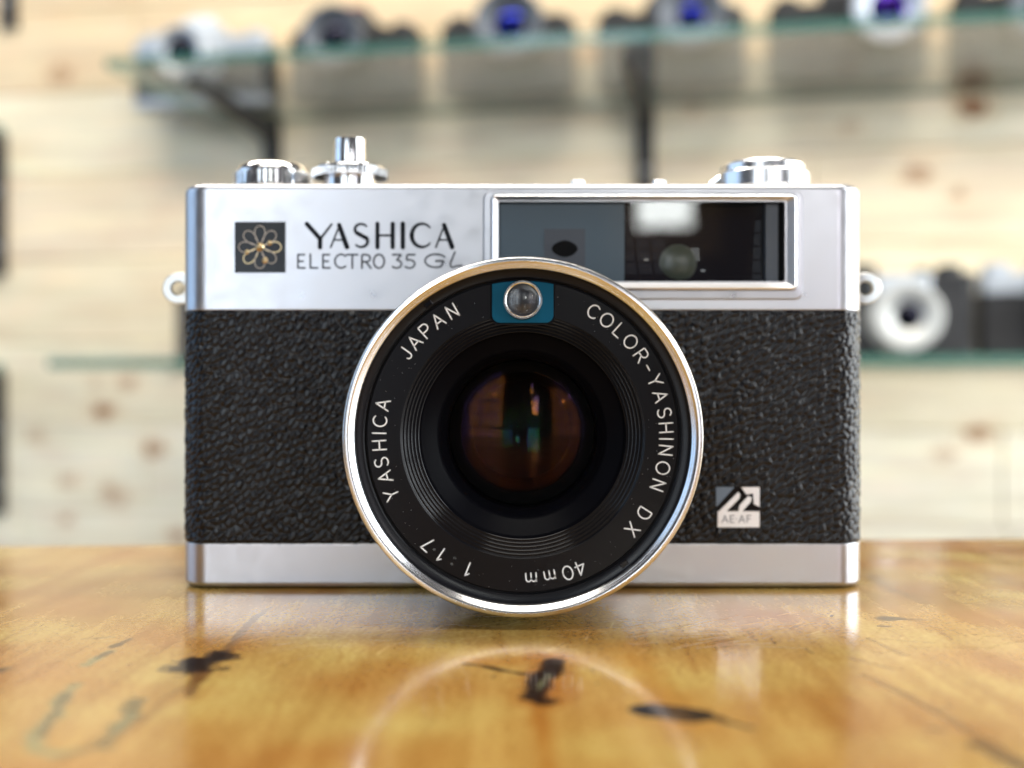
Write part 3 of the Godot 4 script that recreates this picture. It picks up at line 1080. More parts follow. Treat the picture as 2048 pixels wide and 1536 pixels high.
func build_finder(cam: Node3D, gx0: float, gx1: float, gy0: float, gy1: float) -> void:
	var z := Vector3(0, 0, 1)
	var mb := MB.new()
	# raised surround
	var bx0 := face_x(984)
	var bx1 := face_x(1591)
	var by0 := face_y(579)
	var by1 := face_y(391)
	loft(mb, [rect_loop(face_x(966), face_x(1606), face_y(600), 76.95, 1.6, 0), rect_loop(face_x(969), face_x(1603), face_y(597), 76.75, 1.4, .45), rect_loop(bx0 - .35, bx1 + .35, by0 - .35, by1 + .2, 1.1, .5), rect_loop(bx0 - .15, bx1 + .15, by0 - .15, by1 + .1, 1.0, .25)])
	var fr := part("finder_surround", mb, M.satin, cam)
	mb = MB.new()
	loft(mb, [rect_loop(bx0 - .12, bx1 + .12, by0 - .12, by1 + .08, 1.0, .1), rect_loop(bx0 - .05, bx1 + .05, by0 - .05, by1 + .03, 1.0, .75), rect_loop(bx0 + .25, bx1 - .25, by0 + .25, by1 - .2, .8, .95), rect_loop(gx0, gx1, gy0, gy1, .3, -.25), rect_loop(gx0, gx1, gy0, gy1, .3, -1.0)])
	part("bezel", mb, M.brushed, fr)
	# the dark box behind the window
	mb = MB.new()
	var d := -9.0
	mb.flat(Vector3(gx0, gy0, d), Vector3(gx1, gy0, d), Vector3(gx1, gy1, d), Vector3(gx0, gy1, d), z)
	mb.flat(Vector3(gx0, gy0, 0), Vector3(gx0, gy1, 0), Vector3(gx0, gy1, d), Vector3(gx0, gy0, d), Vector3(1, 0, 0))
	mb.flat(Vector3(gx1, gy0, 0), Vector3(gx1, gy1, 0), Vector3(gx1, gy1, d), Vector3(gx1, gy0, d), Vector3(-1, 0, 0))
	mb.flat(Vector3(gx0, gy0, 0), Vector3(gx1, gy0, 0), Vector3(gx1, gy0, d), Vector3(gx0, gy0, d), Vector3(0, 1, 0))
	mb.flat(Vector3(gx0, gy1, 0), Vector3(gx1, gy1, 0), Vector3(gx1, gy1, d), Vector3(gx0, gy1, d), Vector3(0, -1, 0))
	var win := part("finder_window", mb, M.void, cam, "wide dark window with the rangefinder patch and the viewfinder")
	# smoky panel with the small rangefinder opening
	var sx := face_x(1250)
	mb = MB.new()
	box(mb, Vector3(gx0 + .02, gy0 + .02, -2.2), Vector3(sx, gy1 - .02, -1.4))
	part("frosted_panel", mb, M.frost, win)
	mb = MB.new()
	box(mb, Vector3(face_x(1089), face_y(560), -1.42), Vector3(face_x(1171), face_y(456), -1.3))
	part("rangefinder_patch", mb, M.frost_dark, win)
	mb = MB.new()
	var poly := PackedVector2Array()
	for k in 24:
		var a := TAU * k / 24
		var rx := 2.55
		var ry := 1.65
		poly.append(Vector2(face_x(1130) + rx * signf(cos(a)) * pow(absf(cos(a)), 1.25), face_y(496) + ry * signf(sin(a)) * pow(absf(sin(a)), 1.1)))
	plate(mb, poly, -1.3, -1.22)
	part("rangefinder_slot", mb, M.void, win)
	# viewfinder: bowed front glass, the eyepiece far behind it, a grey strip at its side
	mb = MB.new()
	var vx1 := face_x(1536)
	for i in 16:
		for j in 8:
			var q := []
			var nn := []
			for c in [[i, j], [i + 1, j], [i + 1, j + 1], [i, j + 1]]:
				var u: float = c[0] / 16.0
				var v: float = c[1] / 8.0
				q.append(Vector3(lerpf(sx + .1, vx1 - .1, u), lerpf(gy0 + .1, gy1 - .1, v), -7.6 + 1.6 * (pow(2 * u - 1, 2) + .5 * pow(2 * v - 1, 2))))
				nn.append(Vector3(-6.4 * (2 * u - 1) / (vx1 - sx), -3.2 * (2 * v - 1) / (gy1 - gy0), 1).normalized())
			mb.quad(q[0], q[1], q[2], q[3], nn[0], nn[1], nn[2], nn[3])
	part("finder_lens", mb, M.finder_glass, win)
	mb = MB.new()
	lathe(mb, [Vector2(3.7, -7.6), Vector2(3.7, -7.0)] + dome(3.6, -7.0, .8), zaxis(face_x(1366), face_y(519)), 32)
	part("eyepiece", mb, M.eyepiece, win)
	mb = MB.new()
	box(mb, Vector3(vx1, gy0 + .02, -4.5), Vector3(gx1 - .9, gy1 - .02, -2.0))
	part("side_strip", mb, M.frost_edge, win)
	mb = MB.new()
	mb.flat(Vector3(gx0, gy0, -.55), Vector3(gx1, gy0, -.55), Vector3(gx1, gy1, -.55), Vector3(gx0, gy1, -.55), z)
	part("window_glass", mb, M.pane, win)

func build_marks(cam: Node3D) -> void:
	var z := Vector3(0, 0, 1)
	# black badge with the gilt atom
	var mb := MB.new()
	var cxp := (face_x(470) + face_x(571)) / 2
	var cyp := (face_y(444) + face_y(545)) / 2
	var hw := 4.9
	plate(mb, PackedVector2Array([Vector2(cxp - hw, cyp - hw), Vector2(cxp + hw, cyp - hw), Vector2(cxp + hw, cyp + hw), Vector2(cxp - hw, cyp + hw)]), .02, .3, .12)
	var badge := part("emblem_badge", mb, M.black_gloss, cam)
	for k in 8:
		mb = MB.new()
		var pts := []
		for i in 25:
			var t := i / 24.0
			var a := TAU * t
			pts.append(Vector2(2.35 - 1.75 * cos(a), .95 * sin(a) * (1.0 - .35 * cos(a))))
		var tilt := deg_to_rad(45.0 * k)
		var to3 := func(p: Vector2) -> Vector3:
			var q := p.rotated(tilt)
			return Vector3(cxp + q.x, cyp + q.y, .335 + .006 * k)
		stroke(mb, pts, .18, .18, to3, z)
		part("petal", mb, M.gold if k in [0, 5] else M.bronze, badge)
	for e in [[1.9, .75, .32], [1.0, -2.55, .42], [-2.5, -1.0, .3]]:
		mb = MB.new()
		lathe(mb, dome(e[2] * 1.5, .33, .2, 6), zaxis(cxp + e[0], cyp + e[1]), 16)
		part("gilt_dot", mb, M.gold, badge)
	mb = MB.new()
	lathe(mb, dome(.85, .36, .5, 8), zaxis(cxp, cyp), 24)
	part("nucleus", mb, M.gold, badge)
	# engraved words; the pen paths are in tenths of the enlarged photograph
	var to := func(p: Vector2) -> Vector3:
		return Vector3(face_x(p.x / 3.938 + 440.0), face_y(p.y / 3.938 + 420.0), .03)
	mb = MB.new()
	var big := [
		[pl([684, 110, 790, 228]), 32, 30], [pl([880, 112, 790, 228]), 15, 18], [pl([788, 222, 788, 294]), 32, 32],
		[pl([945, 112, 872, 294]), 13, 13], [pl([938, 118, 1000, 292]), 31, 34], [pl([905, 236, 978, 236]), 12, 12],
		[arc(1112, 152, 50, 42, -35, -250, 16), 14, 27], [pl([1080, 182, 1145, 218]), 28, 28], [arc(1112, 248, 52, 44, -40, 140, 16), 28, 14],
		[pl([1240, 108, 1240, 294]), 30, 30], [pl([1360, 108, 1360, 294]), 30, 30], [pl([1250, 200, 1350, 200]), 15, 15],
		[pl([1440, 108, 1440, 294]), 32, 32],
		[arc(1592, 200, 82, 92, -42, -180, 18), 13, 32], [arc(1592, 200, 82, 92, 180, 42, 18), 32, 13],
		[pl([1770, 112, 1700, 294]), 13, 13], [pl([1765, 118, 1828, 292]), 31, 34], [pl([1732, 236, 1804, 236]), 12, 12]]
	for s in big:
		stroke(mb, s[0], s[1] * 1.15, s[2] * 1.15, to, z)
	part("maker_lettering", mb, M.black_ink, cam)
	mb = MB.new()
	var lw := 15.0
	var thin := [
		pl([665, 352, 614, 352, 614, 456, 668, 456]), pl([614, 404, 655, 404]),
		pl([712, 348, 712, 456, 768, 456]),
		pl([862, 352, 811, 352, 811, 456, 866, 456]), pl([811, 404, 852, 404]),
		arc(955, 403, 50, 54, -48, -312, 18),
		pl([1000, 352, 1085, 352]), pl([1042, 352, 1042, 458]),
		pl([1118, 458, 1118, 352, 1155, 352]) + arc(1155, 380, 28, 28, -90, 90, 10) + pl([1118, 408]), pl([1150, 408, 1188, 458]),
		arc(1252, 404, 42, 54, 0, 360, 24),
		pl([1360, 352, 1428, 352, 1390, 396]) + arc(1390, 426, 40, 31, -90, 140, 14),
		pl([1535, 352, 1474, 352, 1470, 396]) + arc(1492, 425, 42, 33, -120, 140, 14),
		arc(1700, 400, 85, 52, -35, -300, 22) + pl([1762, 402, 1700, 402]),
		pl([1850, 330, 1815, 420]) + arc(1835, 432, 22, 20, 150, 30, 8) + pl([1905, 438])]
	for s in thin:
		stroke(mb, s, lw, lw, to, z)
	part("model_lettering", mb, M.grey_ink, cam)
	# small metal tag on the leatherette: an arrow over a plain bar
	var tx := func(p: Vector2) -> Vector2:
		return Vector2(face_x(p.x / 10.24 + 1380.0), face_y(p.y / 10.24 + 950.0))
	var tag_plate := func(list: Array, h: float) -> MB:
		var poly := PackedVector2Array()
		for p in pl(list):
			poly.append(tx.call(p))
		var b := MB.new()
		plate(b, poly, -.2, h)
		return b
	var badge2 := part("arrow_tag", tag_plate.call([530, 240, 1415, 240, 1415, 1065, 560, 1065, 530, 1040], .25), M.black_gloss, cam, "small metal tag with a rising arrow on the leatherette")
	part("tag_bar", tag_plate.call([560, 740, 1415, 740, 1415, 1065, 560, 1065], .42), M.brushed, badge2)
	part("tag_corner", tag_plate.call([530, 245, 900, 245, 545, 640, 530, 640], .36), mat(lin(.16, .20, .26), .3, 1.0), badge2)
	part("tag_arrow", tag_plate.call([565, 760, 980, 345, 1020, 400, 1000, 480, 735, 745], .43), M.brushed, badge2)
	part("tag_arrow", tag_plate.call([1005, 620, 1180, 430, 1255, 450, 1240, 540, 1060, 742, 985, 742], .43), M.brushed, badge2)
	part("tag_arrow", tag_plate.call([1040, 245, 1415, 245, 1415, 650, 1300, 590, 1285, 370, 1150, 400], .44), M.brushed, badge2)
	mb = MB.new()
	var x := 650.0
	for ch in ["A", "E", ".", "A", "F"]:
		var gl := glyph(ch)
		for s in gl[0]:
			var q := []
			for p in s:
				q.append(p)
			stroke(mb, q, .17, .17, func(p: Vector2) -> Vector3:
				var t: Vector2 = tx.call(Vector2(x + p.x * 150, 965 - p.y * 140))
				return Vector3(t.x, t.y, .44), z)
		x += gl[1] * 150 + 52
	part("tag_lettering", mb, mat(lin(.25, .26, .30), .4), badge2)

func build_lens(cam: Node3D) -> void:
	var T := zaxis(AX, AY)
	var mb := MB.new()
	# barrel between body and front rim
	lathe(mb, [Vector2(28, .05), Vector2(28, 2.6), Vector2(27.4, 3.2), Vector2(25.2, 3.2), Vector2(25.2, 10), Vector2(24.6, 10.4), Vector2(24.6, 11.5), Vector2(25.6, 11.8), Vector2(25.6, 23), Vector2(25.2, 23.4), Vector2(26.4, 24.2), Vector2(27.2, 35.2), Vector2(28.2, 35.4)], T, 128)
	var lens := part("lens", mb, M.black, cam)
	mb = MB.new()
	for k in 90:
		var a := TAU * k / 90
		var c := Vector3(AX + 25.7 * cos(a), AY + 25.7 * sin(a), 0)
		var t := Vector3(-sin(a), cos(a), 0)
		var o := Vector3(cos(a), sin(a), 0)
		var A := c - t * .55 + Vector3(0, 0, 12.2)
		var B := c + t * .55 + Vector3(0, 0, 12.2)
		var D := A + Vector3(0, 0, 10.4)
		var C := B + Vector3(0, 0, 10.4)
		var h := o * .7
		mb.flat(A + h, B + h, C + h, D + h, o)
		mb.flat(A, A + h, D + h, D, -t)
		mb.flat(B, B + h, C + h, C, t)
		mb.flat(A, B, B + h, A + h, Vector3(0, 0, -1))
		mb.flat(D, C, C + h, D + h, Vector3(0, 0, 1))
	part("focus_grip", mb, M.black_matte, lens)
	# bright front rim: flat face, then an inner cone with two fine lines
	mb = MB.new()
	lathe(mb, [Vector2(27.0, 35.4), Vector2(28.6, 35.4), Vector2(29.02, 35.8), Vector2(29.05, 39.5), Vector2(28.98, 39.72), Vector2(28.84, 39.88), Vector2(28.6, 39.95), Vector2(28.3, 40.0), Vector2(28.2, 39.97), Vector2(27.86, 39.68), Vector2(27.84, 39.58), Vector2(27.8, 39.6), Vector2(27.56, 39.38), Vector2(27.54, 39.3), Vector2(27.5, 39.32), Vector2(27.26, 39.1), Vector2(27.2, 38.95), Vector2(27.2, 37.4)], T, 180, 25)
	part("chrome_rim", mb, M.rim, lens)
	# filter thread ring and name ring
	mb = MB.new()
	lathe(mb, [Vector2(27.2, 37.9), Vector2(27.0, 37.75), Vector2(25.95, 37.6), Vector2(25.75, 37.35), Vector2(25.75, 36.4), Vector2(25.45, 36.4)], T, 160, 30)
	var thr := part("filter_ring", mb, M.black, lens)
	for a in [-35.5, 141.5]:
		mb = MB.new()
		var q := deg_to_rad(a)
		var c := Vector2(AX, AY) + Vector2(sin(q), cos(q)) * 26.45
		var tt := Vector2(cos(q), -sin(q))
		var oo := Vector2(sin(q), cos(q))
		plate(mb, PackedVector2Array([c - tt * .7 - oo * .45, c + tt * .7 - oo * .45, c + tt * .7 + oo * .45, c - tt * .7 + oo * .45]), 37.5, 37.78, .1)
		part("spanner_notch", mb, M.black_gloss, thr)
	mb = MB.new()
	lathe(mb, [Vector2(25.5, 36.4), Vector2(25.45, 36.95), Vector2(25.3, 37.05), Vector2(19.95, 37.05), Vector2(19.8, 36.9)], T, 160, 30)
	part("name_ring", mb, M.black, lens)
	# stepped cone
	mb = MB.new()
	var p := [Vector2(19.8, 36.9)]
	for k in 5:
		var r := 19.8 - k * .52
		var zz := 36.9 - k * .75
		p.append_array([Vector2(r, zz - .6), Vector2(r - .12, zz - .72), Vector2(r - .44, zz - .72), Vector2(r - .52, zz - .78)])
	p.append_array([Vector2(17.1, 32.2), Vector2(17.0, 30.4)])
	lathe(mb, p, T, 160, 30)
	part("stepped_cone", mb, M.black_gloss, lens)
	mb = MB.new()
	lathe(mb, [Vector2(17.0, 30.4), Vector2(16.6, 30.0), Vector2(14.6, 28.0), Vector2(14.2, 27.7), Vector2(14.0, 27.0), Vector2(13.6, 26.2), Vector2(13.2, 25.4), Vector2(13.0, 24.7), Vector2(12.95, 24.0), Vector2(12.9, 22.8), Vector2(12.9, 21.5)], T, 128, 60)
	part("retaining_ring", mb, M.black_matte, lens)
	# glass: a clear front surface over the coated inner surfaces
	for e in [["front_element", 12.9, 22.7, 1.9, M.coat_1], ["second_element", 12.9, 21.4, 2.2, M.coat_2], ["middle_element", 10.6, 18.4, -4.6, M.coat_3], ["rear_element", 9.2, 12.8, -3.9, M.coat_4]]:
		mb = MB.new()
		lathe(mb, dome(e[1], e[2], e[3], 18), T, 96)
		part(e[0], mb, e[4], lens)
	# dark cell behind the glass, closed by the shutter blades
	mb = MB.new()
	lathe(mb, [Vector2(12.9, 21.5), Vector2(12.7, 19.5), Vector2(10.8, 18.2), Vector2(10.6, 16.0), Vector2(9.4, 13.4), Vector2(9.2, 8.2)], T, 72, 30)
	part("lens_cell", mb, M.void, lens)
	mb = MB.new()
	lathe(mb, [Vector2(9.3, 8.2), Vector2(0, 8.2)], T, 48)
	part("shutter_blades", mb, M.void, lens)
	# words round the name ring, clockwise angles from the top
	var words := [
		[["Y", 246.1], ["A", 253.6], ["S", 259.6], ["H", 266.5], ["I", 271.3], ["C", 276.2], ["A", 282.8]],
		[["J", 305.4], ["A", 311.1], ["P", 317.5], ["A", 323.8], ["N", 330.6]],
		[["C", 29.6], ["O", 35.9], ["L", 42.4], ["O", 48.7], ["R", 55.7], ["-", 61.3], ["Y", 67.2], ["A", 73.7], ["S", 80.5], ["H", 86.5], ["I", 91.0], ["N", 95.5], ["O", 102.7], ["N", 109.8], ["D", 122.5], ["X", 130.3]],
		[["4", 156.4], ["0", 161.7], ["m", 169.0], ["m", 176.6]],
		[["1", 202.2], [":", 209.1], ["1", 214.5], [".", 218.0], ["7", 221.2]]]
	for w in words:
		part("lettering", ring_word(w, 23.4, 37.075, 2.2, .235), M.white_ink, lens)
	# specks of dust
	mb = MB.new()
	var rng := RandomNumberGenerator.new()
	rng.seed = 15
	for k in 110:
		var a := rng.randf() * TAU
		var rr2 := rng.randf_range(20.3, 25.2)
		var c := Vector3(AX + rr2 * cos(a), AY + rr2 * sin(a), 37.06)
		var e := rng.randf_range(.025, .06)
		if rr2 * sin(a) > 18.0 and absf(rr2 * cos(a)) < 5.4:
			continue
		for q in 3:
			var b0 := TAU * q / 3 + a
			var b1 := TAU * (q + 1) / 3 + a
			mb.tri(c + Vector3(0, 0, e), c + Vector3(cos(b0), sin(b0), 0) * e, c + Vector3(cos(b1), sin(b1), 0) * e, Vector3(0, 0, 1), Vector3(cos(b0), sin(b0), .3), Vector3(cos(b1), sin(b1), .3))
	part("dust", mb, mat(lin(.6, .6, .62), .9), lens).set_meta("kind", "stuff")
	# light-meter cell in its blue tab
	var tab := func(g: float) -> PackedVector2Array:
		var poly := PackedVector2Array()
		var hw := 5.0 + g
		var yb := 18.5 - g
		for q in arc(-hw + 1.3, yb + 1.3, 1.3, 1.3, 180, 270, 6) + arc(hw - 1.3, yb + 1.3, 1.3, 1.3, 270, 360, 6):
			poly.append(Vector2(AX, AY) + q)
		var R := 25.32
		var a := rad_to_deg(acos(hw / R))
		for q in arc(0, 0, R, R, a, 180.0 - a, 16):
			poly.append(Vector2(AX, AY) + q)
		return poly
	mb = MB.new()
	plate(mb, tab.call(.28), 36.9, 37.15, .05)
	part("meter_tab_border", mb, M.black_gloss, lens)
	mb = MB.new()
	plate(mb, tab.call(0.0), 37.0, 37.32, .08)
	part("meter_tab", mb, M.teal, lens, "blue tab at the top of the name ring")
	var MT := zaxis(AX, AY + 22.2)
	mb = MB.new()
	lathe(mb, [Vector2(3.2, 37.2), Vector2(3.2, 37.9), Vector2(3.1, 38.05), Vector2(2.85, 38.05), Vector2(2.68, 37.9), Vector2(2.6, 37.0)], MT, 64, 30)
	part("meter_ring", mb, M.chrome, lens)
	mb = MB.new()
	lathe(mb, [Vector2(2.62, 37.35)] + dome(2.6, 37.35, .45, 10), MT, 48)
	part("meter_glass", mb, M.coated_pane, lens)
	mb = MB.new()
	lathe(mb, [Vector2(2.6, 37.32), Vector2(2.0, 37.33), Vector2(1.9, 37.36)] + dome(1.85, 37.36, .3, 6), MT, 40)
	part("meter_cell", mb, mat(lin(.022, .024, .03), .2), lens)

func build_knobs(cam: Node3D) -> void:
	# transport hub at one end
	var mb := MB.new()
	lathe(mb, [Vector2(8.2, 78.5), Vector2(8.2, 79.6), Vector2(7.9, 80.0), Vector2(7.6, 83.2), Vector2(6.9, 84.6), Vector2(6.0, 85.1), Vector2(0, 85.3)], yaxis(-49.6, 0, -17), 64, 35)
	var hub := part("advance_hub", mb, M.chrome, cam)
	mb = MB.new()
	for k in 44:
		var a := TAU * k / 44
		var c := Vector3(-49.6 + 7.75 * cos(a), 0, -17 + 7.75 * sin(a))
		var t := Vector3(-sin(a), 0, cos(a)) * .28
		var o := Vector3(cos(a), 0, sin(a)) * .3
		mb.flat(c - t + o + Vector3(0, 80.3, 0), c + t + o + Vector3(0, 80.3, 0), c + t + o + Vector3(0, 83.0, 0), c - t + o + Vector3(0, 83.0, 0), o)
		mb.flat(c - t + Vector3(0, 80.3, 0), c - t + o + Vector3(0, 80.3, 0), c - t + o + Vector3(0, 83, 0), c - t + Vector3(0, 83, 0), -t)
		mb.flat(c + t + Vector3(0, 80.3, 0), c + t + o + Vector3(0, 80.3, 0), c + t + o + Vector3(0, 83, 0), c + t + Vector3(0, 83, 0), t)
	part("knurling", mb, M.chrome, hub)
	# winding lever lying along the rear of the top
	mb = MB.new()
	var lev := PackedVector2Array([Vector2(-49, 18), Vector2(-40, 20.5), Vector2(-26, 21), Vector2(-19, 19.5), Vector2(-18, 22.5), Vector2(-26, 25.5), Vector2(-44, 25.5), Vector2(-50, 24)])
	var lv := MB.new()
	plate(lv, lev, 79.2, 80.9, .3)
	for i in lv.v.size():
		lv.v[i] = Vector3(lv.v[i].x, lv.v[i].z, -lv.v[i].y)
		lv.n[i] = Vector3(lv.n[i].x, lv.n[i].z, -lv.n[i].y)
	part("winding_lever", lv, M.black_gloss, cam)
	# shutter release on its serrated collar
	var bx := (700.5 - 1024.0) * (EYE.z + 13.5) / F
	mb = MB.new()
	lathe(mb, [Vector2(5.4, 78.5), Vector2(5.4, 81.7), Vector2(7.2, 81.7), Vector2(7.45, 82.0), Vector2(7.45, 83.3), Vector2(7.1, 83.8), Vector2(4.6, 84.3), Vector2(4.2, 84.6), Vector2(3.5, 84.7)], yaxis(bx, 0, -13.5), 64, 35)
	var col := part("shutter_collar", mb, M.chrome, cam)
	mb = MB.new()
	for k in 56:
		var a := TAU * k / 56
		var c := Vector3(bx + 7.4 * cos(a), 0, -13.5 + 7.4 * sin(a))
		var t := Vector3(-sin(a), 0, cos(a)) * .22
		var o := Vector3(cos(a), 0, sin(a)) * .3
		box(mb, c - Vector3(.2, 0, .2) + o * .5 + Vector3(0, 81.6, 0), c + Vector3(.2, 0, .2) + o * .5 + Vector3(0, 83.2, 0))
	part("serration", mb, M.chrome, col)
	mb = MB.new()
	lathe(mb, [Vector2(3.3, 84.0), Vector2(3.3, 89.3), Vector2(3.15, 89.7), Vector2(2.7, 89.9), Vector2(1.3, 89.7), Vector2(0, 89.3)], yaxis(bx, 0, -13.5), 48, 35)
	part("shutter_button", mb, M.chrome, cam)
	# rewind knob with folding crank
	var rx := (1526.0 - 1024.0) * (EYE.z + 16) / F
	mb = MB.new()
	lathe(mb, [Vector2(9.9, 78.5), Vector2(9.9, 79.4), Vector2(9.6, 79.7), Vector2(9.6, 82.6), Vector2(9.3, 83.0), Vector2(8.9, 83.1), Vector2(8.7, 84.4), Vector2(8.2, 84.9), Vector2(0, 85.0)], yaxis(rx, 0, -16), 64, 35)
	var rk := part("rewind_knob", mb, M.knob, cam)
	lv = MB.new()
	plate(lv, PackedVector2Array([Vector2(rx - 11.4, 14.2), Vector2(rx - 8, 13.4), Vector2(rx + 4, 14), Vector2(rx + 4, 18), Vector2(rx - 8, 18.6), Vector2(rx - 11.4, 17.8)]), 84.95, 85.7, .3)
	for i in lv.v.size():
		lv.v[i] = Vector3(lv.v[i].x, lv.v[i].z - maxf(0.0, rx - 5 - lv.v[i].x) * .75, -lv.v[i].y)
		lv.n[i] = Vector3(lv.n[i].x, lv.n[i].z, -lv.n[i].y)
	part("crank", lv, M.chrome, rk)
	# accessory shoe: two folded rails
	mb = MB.new()
	box(mb, Vector3(11.6, 78.5, -28), Vector3(31.2, 79.2, -8))
	var shoe := part("accessory_shoe", mb, M.brushed, cam)
	for s in [-1.0, 1.0]:
		mb = MB.new()
		slab(mb, Vector2(21.4 + s * 8.2, -18), 1.4, 9.5, .6, 79.1, 80.7, .4, .1, false, 5, 3)
		part("shoe_rail", mb, M.chrome, shoe)
	# strap lugs
	for s in [-1.0, 1.0]:
		var ex: float = 2.05 + s * 66.6
		var ly := 59.3
		mb = MB.new()
		lathe(mb, [Vector2(2.9, 0), Vector2(2.9, .7), Vector2(2.5, .9), Vector2(0, .95)], Transform3D(Basis(Vector3.UP, s * PI / 2), Vector3(ex, ly, -15)), 24)
		var lug := part("strap_lug", mb, M.steel, cam)
		# eyelet: a thick D-shaped loop
		mb = MB.new()
		var outer := []
		var inner := []
		for k in 36:
			var a := TAU * k / 36
			var e := Vector2(cos(a), sin(a))
			var o := e * 3.2
			if e.x < 0.0:
				o = Vector2(-3.4 * absf(e.x) ** .4, 3.2 * signf(e.y) * absf(e.y) ** .7)
			outer.append(o)
			inner.append(e * 1.4)
		var lp := []
		for lv2 in [[1.0, -.7, 1.0], [1.0, .5, 1.0], [.93, .8, 1.06], [.0, .8, 1.12], [.0, .45, 1.0], [.0, -.7, 1.0]]:
			var loop := []
			for k in 36:
				var q: Vector2 = outer[k] * lv2[0] if lv2[0] > 0.0 else inner[k] * lv2[2]
				var yaw := 0.0 if s < 0 else .35
				loop.append(Vector3(ex + s * (4.0 + q.x * cos(yaw)), ly + q.y, -15 + lv2[1] + q.x * sin(yaw) * 1.0))
			lp.append(loop)
		loft(mb, lp)
		part("eyelet", mb, M.steel, lug)

# ------------------------------------------------------------------ cameras on the shelves
func shelf_camera(called: String, label: String, u: float, y: float, o: Dictionary) -> void:
	var t := thing(called, label, "camera", from_wall(Vector3(u, y, o.get("out", 38.0))), -deg_to_rad(YAW) + o.get("turn", 0.0), "film cameras on the glass shelves")
	var w: float = o.get("w", 134.0) / 2
	var metal: Material = o.top
	var mb := MB.new()
	slab(mb, Vector2.ZERO, w, 18, 9, 0, 8, .4, 1.0, false, 6, 3)
	part("base_plate", mb, o.get("base", metal), t)
	mb = MB.new()
	slab(mb, Vector2.ZERO, w - .3, 17.7, 8.8, 7.9, 50, .1, .1, false, 6, 2)
	part("body_cover", mb, M.slr_leather, t)
	mb = MB.new()
	slab(mb, Vector2.ZERO, w, 18, 9, 49.9, 66, 2.0, .3, false, 6, 4)
	part("top_plate", mb, metal, t)
	if o.get("prism", true):
		mb = MB.new()
		var lo := rect_loop(-26, 26, -17, 20, 3, 0)
		var mid := rect_loop(-24, 24, -16, 20, 3, 0)
		var hi := rect_loop(-13, 13, -12, 17, 3, 0)
		var loops := []
		for e in [[lo, 60.0], [mid, 72.0], [hi, 86.0]]:
			var loop := []
			for q in e[0]:
				loop.append(Vector3(q.x, e[1], q.y))
			loops.append(loop)
		loft(mb, loops, Vector3.UP)
		var cap: Array = loops[2]
		for k in cap.size():
			mb.tri(Vector3(0, 86, 2.5), cap[k], cap[(k + 1) % cap.size()], Vector3.UP, Vector3.UP, Vector3.UP)
		var pr := part("prism_housing", mb, metal, t)
		if o.get("red", false):
			mb = MB.new()
			box(mb, Vector3(-10, 86, -8), Vector3(10, 90, 10))
			part("shoe_cover", mb, M.red, pr)
	for e in [[-w + 16, 11.0, 74.0], [w - 18, 10.0, 73.0], [w - 38, 6.0, 71.0]]:
		mb = MB.new()
		lathe(mb, [Vector2(e[1], 65.8), Vector2(e[1], e[2] - 1), Vector2(e[1] - 1, e[2]), Vector2(0, e[2])], yaxis(e[0], 0, 0), 32, 30)
		part("dial", mb, metal, t)
	if o.has("collar"):
		mb = MB.new()
		slab(mb, Vector2(o.lx, 24), 21, 7, 3, 48, 64, 2, 1, false, 5, 3)
		part("finder_block", mb, M.slr_silver, t)
	var r: float = o.get("r", 30.0)
	var len: float = o.get("len", 42.0)
	var gr: float = o.get("gr", 14.0)
	var T := zaxis(o.get("lx", 0.0), o.get("ly", 40.0), 18)
	mb = MB.new()
	lathe(mb, [Vector2(r + 1, -1), Vector2(r + 1, 6), Vector2(r - 2, 7), Vector2(r - 2, 14), Vector2(r, 15), Vector2(r, len - 6), Vector2(r - 1, len - 5)], T, 48, 30)
	var ln := part("lens", mb, o.get("barrel", M.slr_black), t)
	mb = MB.new()
	lathe(mb, [Vector2(r - 1, len - 6), Vector2(r - .6, len - 1), Vector2(r - 1.6, len), Vector2(r - 4, len), Vector2(gr + 5, len - o.get("dip", 7.0)), Vector2(gr, len - o.get("dip", 7.0) - 3)], T, 48, 30)
	part("lens_ring", mb, o.ring, ln)
	mb = MB.new()
	lathe(mb, dome(gr, len - o.get("dip", 7.0) - 3, 3.5, 8), T, 40)
	part("lens_glass", mb, o.glass, ln)

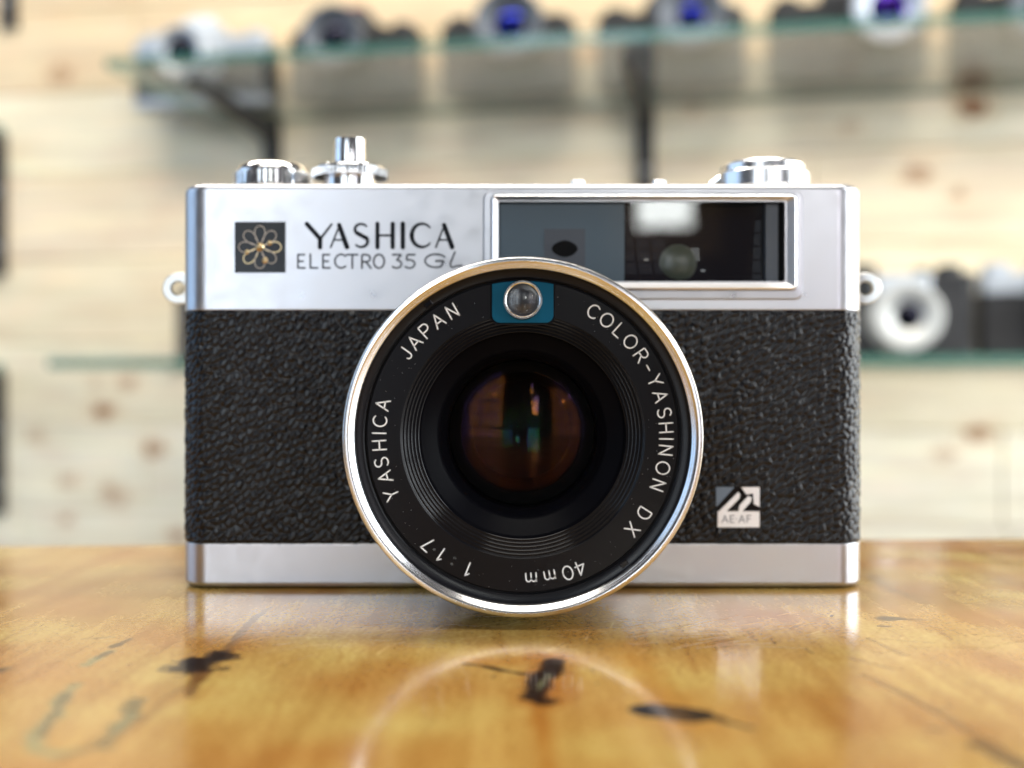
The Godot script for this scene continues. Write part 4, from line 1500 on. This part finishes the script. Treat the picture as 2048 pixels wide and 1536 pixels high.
func build_shelf_cameras() -> void:
	var y := SHELF_A + 8.05
	var row := [
		["silver single-lens camera with black lower half on the long glass shelf", 396, {"top": M.slr_silver, "ring": M.slr_silver, "barrel": M.slr_silver, "glass": M.dark_glass, "r": 25.0, "gr": 15.5, "dip": 3.0, "w": 142.0, "ly": 42.0}],
		["black camera with a red cover on its prism on the long shelf", 702, {"top": M.slr_black, "ring": M.slr_grey, "glass": M.dark_glass, "w": 128.0, "lx": -6.0, "ly": 48.0, "red": true}],
		["black camera with blue lens next to the red-topped camera", 1010, {"top": M.slr_black, "ring": M.slr_grey, "glass": M.blue_glass, "w": 126.0, "lx": 10.0, "ly": 51.0, "r": 32.0}],
		["black camera with deep blue lens right above the second bracket", 1340, {"top": M.slr_black, "ring": M.slr_grey, "glass": M.blue_glass, "w": 134.0, "lx": 20.0, "ly": 50.0, "r": 31.0, "gr": 12.0}],
		["black camera with violet lens in a bright silver ring", 1695, {"top": M.slr_black, "ring": M.slr_silver, "glass": M.violet_glass, "w": 136.0, "lx": 31.0, "ly": 48.0, "r": 31.0, "gr": 16.0}],
		["black camera at the end of the long shelf beside the violet-lensed one", 2070, {"top": M.slr_black, "ring": M.slr_grey, "glass": M.dark_glass, "w": 134.0}]]
	for e in row:
		var u := on_wall(e[1], 100, 56).x
		shelf_camera("film_camera", e[0], u, y, e[2])
	var y2 := SHELF_B + 8.05
	shelf_camera("film_camera", "black camera with a large white round lens face on the lower shelf", on_wall(1830, 640, 200).x, y2, {"top": M.slr_black, "base": M.slr_black, "ring": M.slr_white, "barrel": M.slr_white, "glass": M.dark_glass, "r": 25.8, "gr": 10.4, "len": 46.0, "dip": 1.5, "ly": 29.5, "w": 100.0, "out": 150.0, "lx": -6.0, "prism": false, "collar": true})
	shelf_camera("film_camera", "black and silver camera beside the one with the white lens face", on_wall(2150, 620, 180).x, y2, {"top": M.slr_silver, "base": M.slr_black, "ring": M.slr_silver, "glass": M.dark_glass, "w": 130.0, "out": 140.0, "ly": 38.0})
	shelf_camera("film_camera", "black camera mostly hidden behind the chrome camera on the table", on_wall(345, 650, 120).x + 64.0, y2, {"top": M.slr_black, "ring": M.slr_grey, "glass": M.dark_glass, "w": 130.0, "out": 100.0, "prism": false})
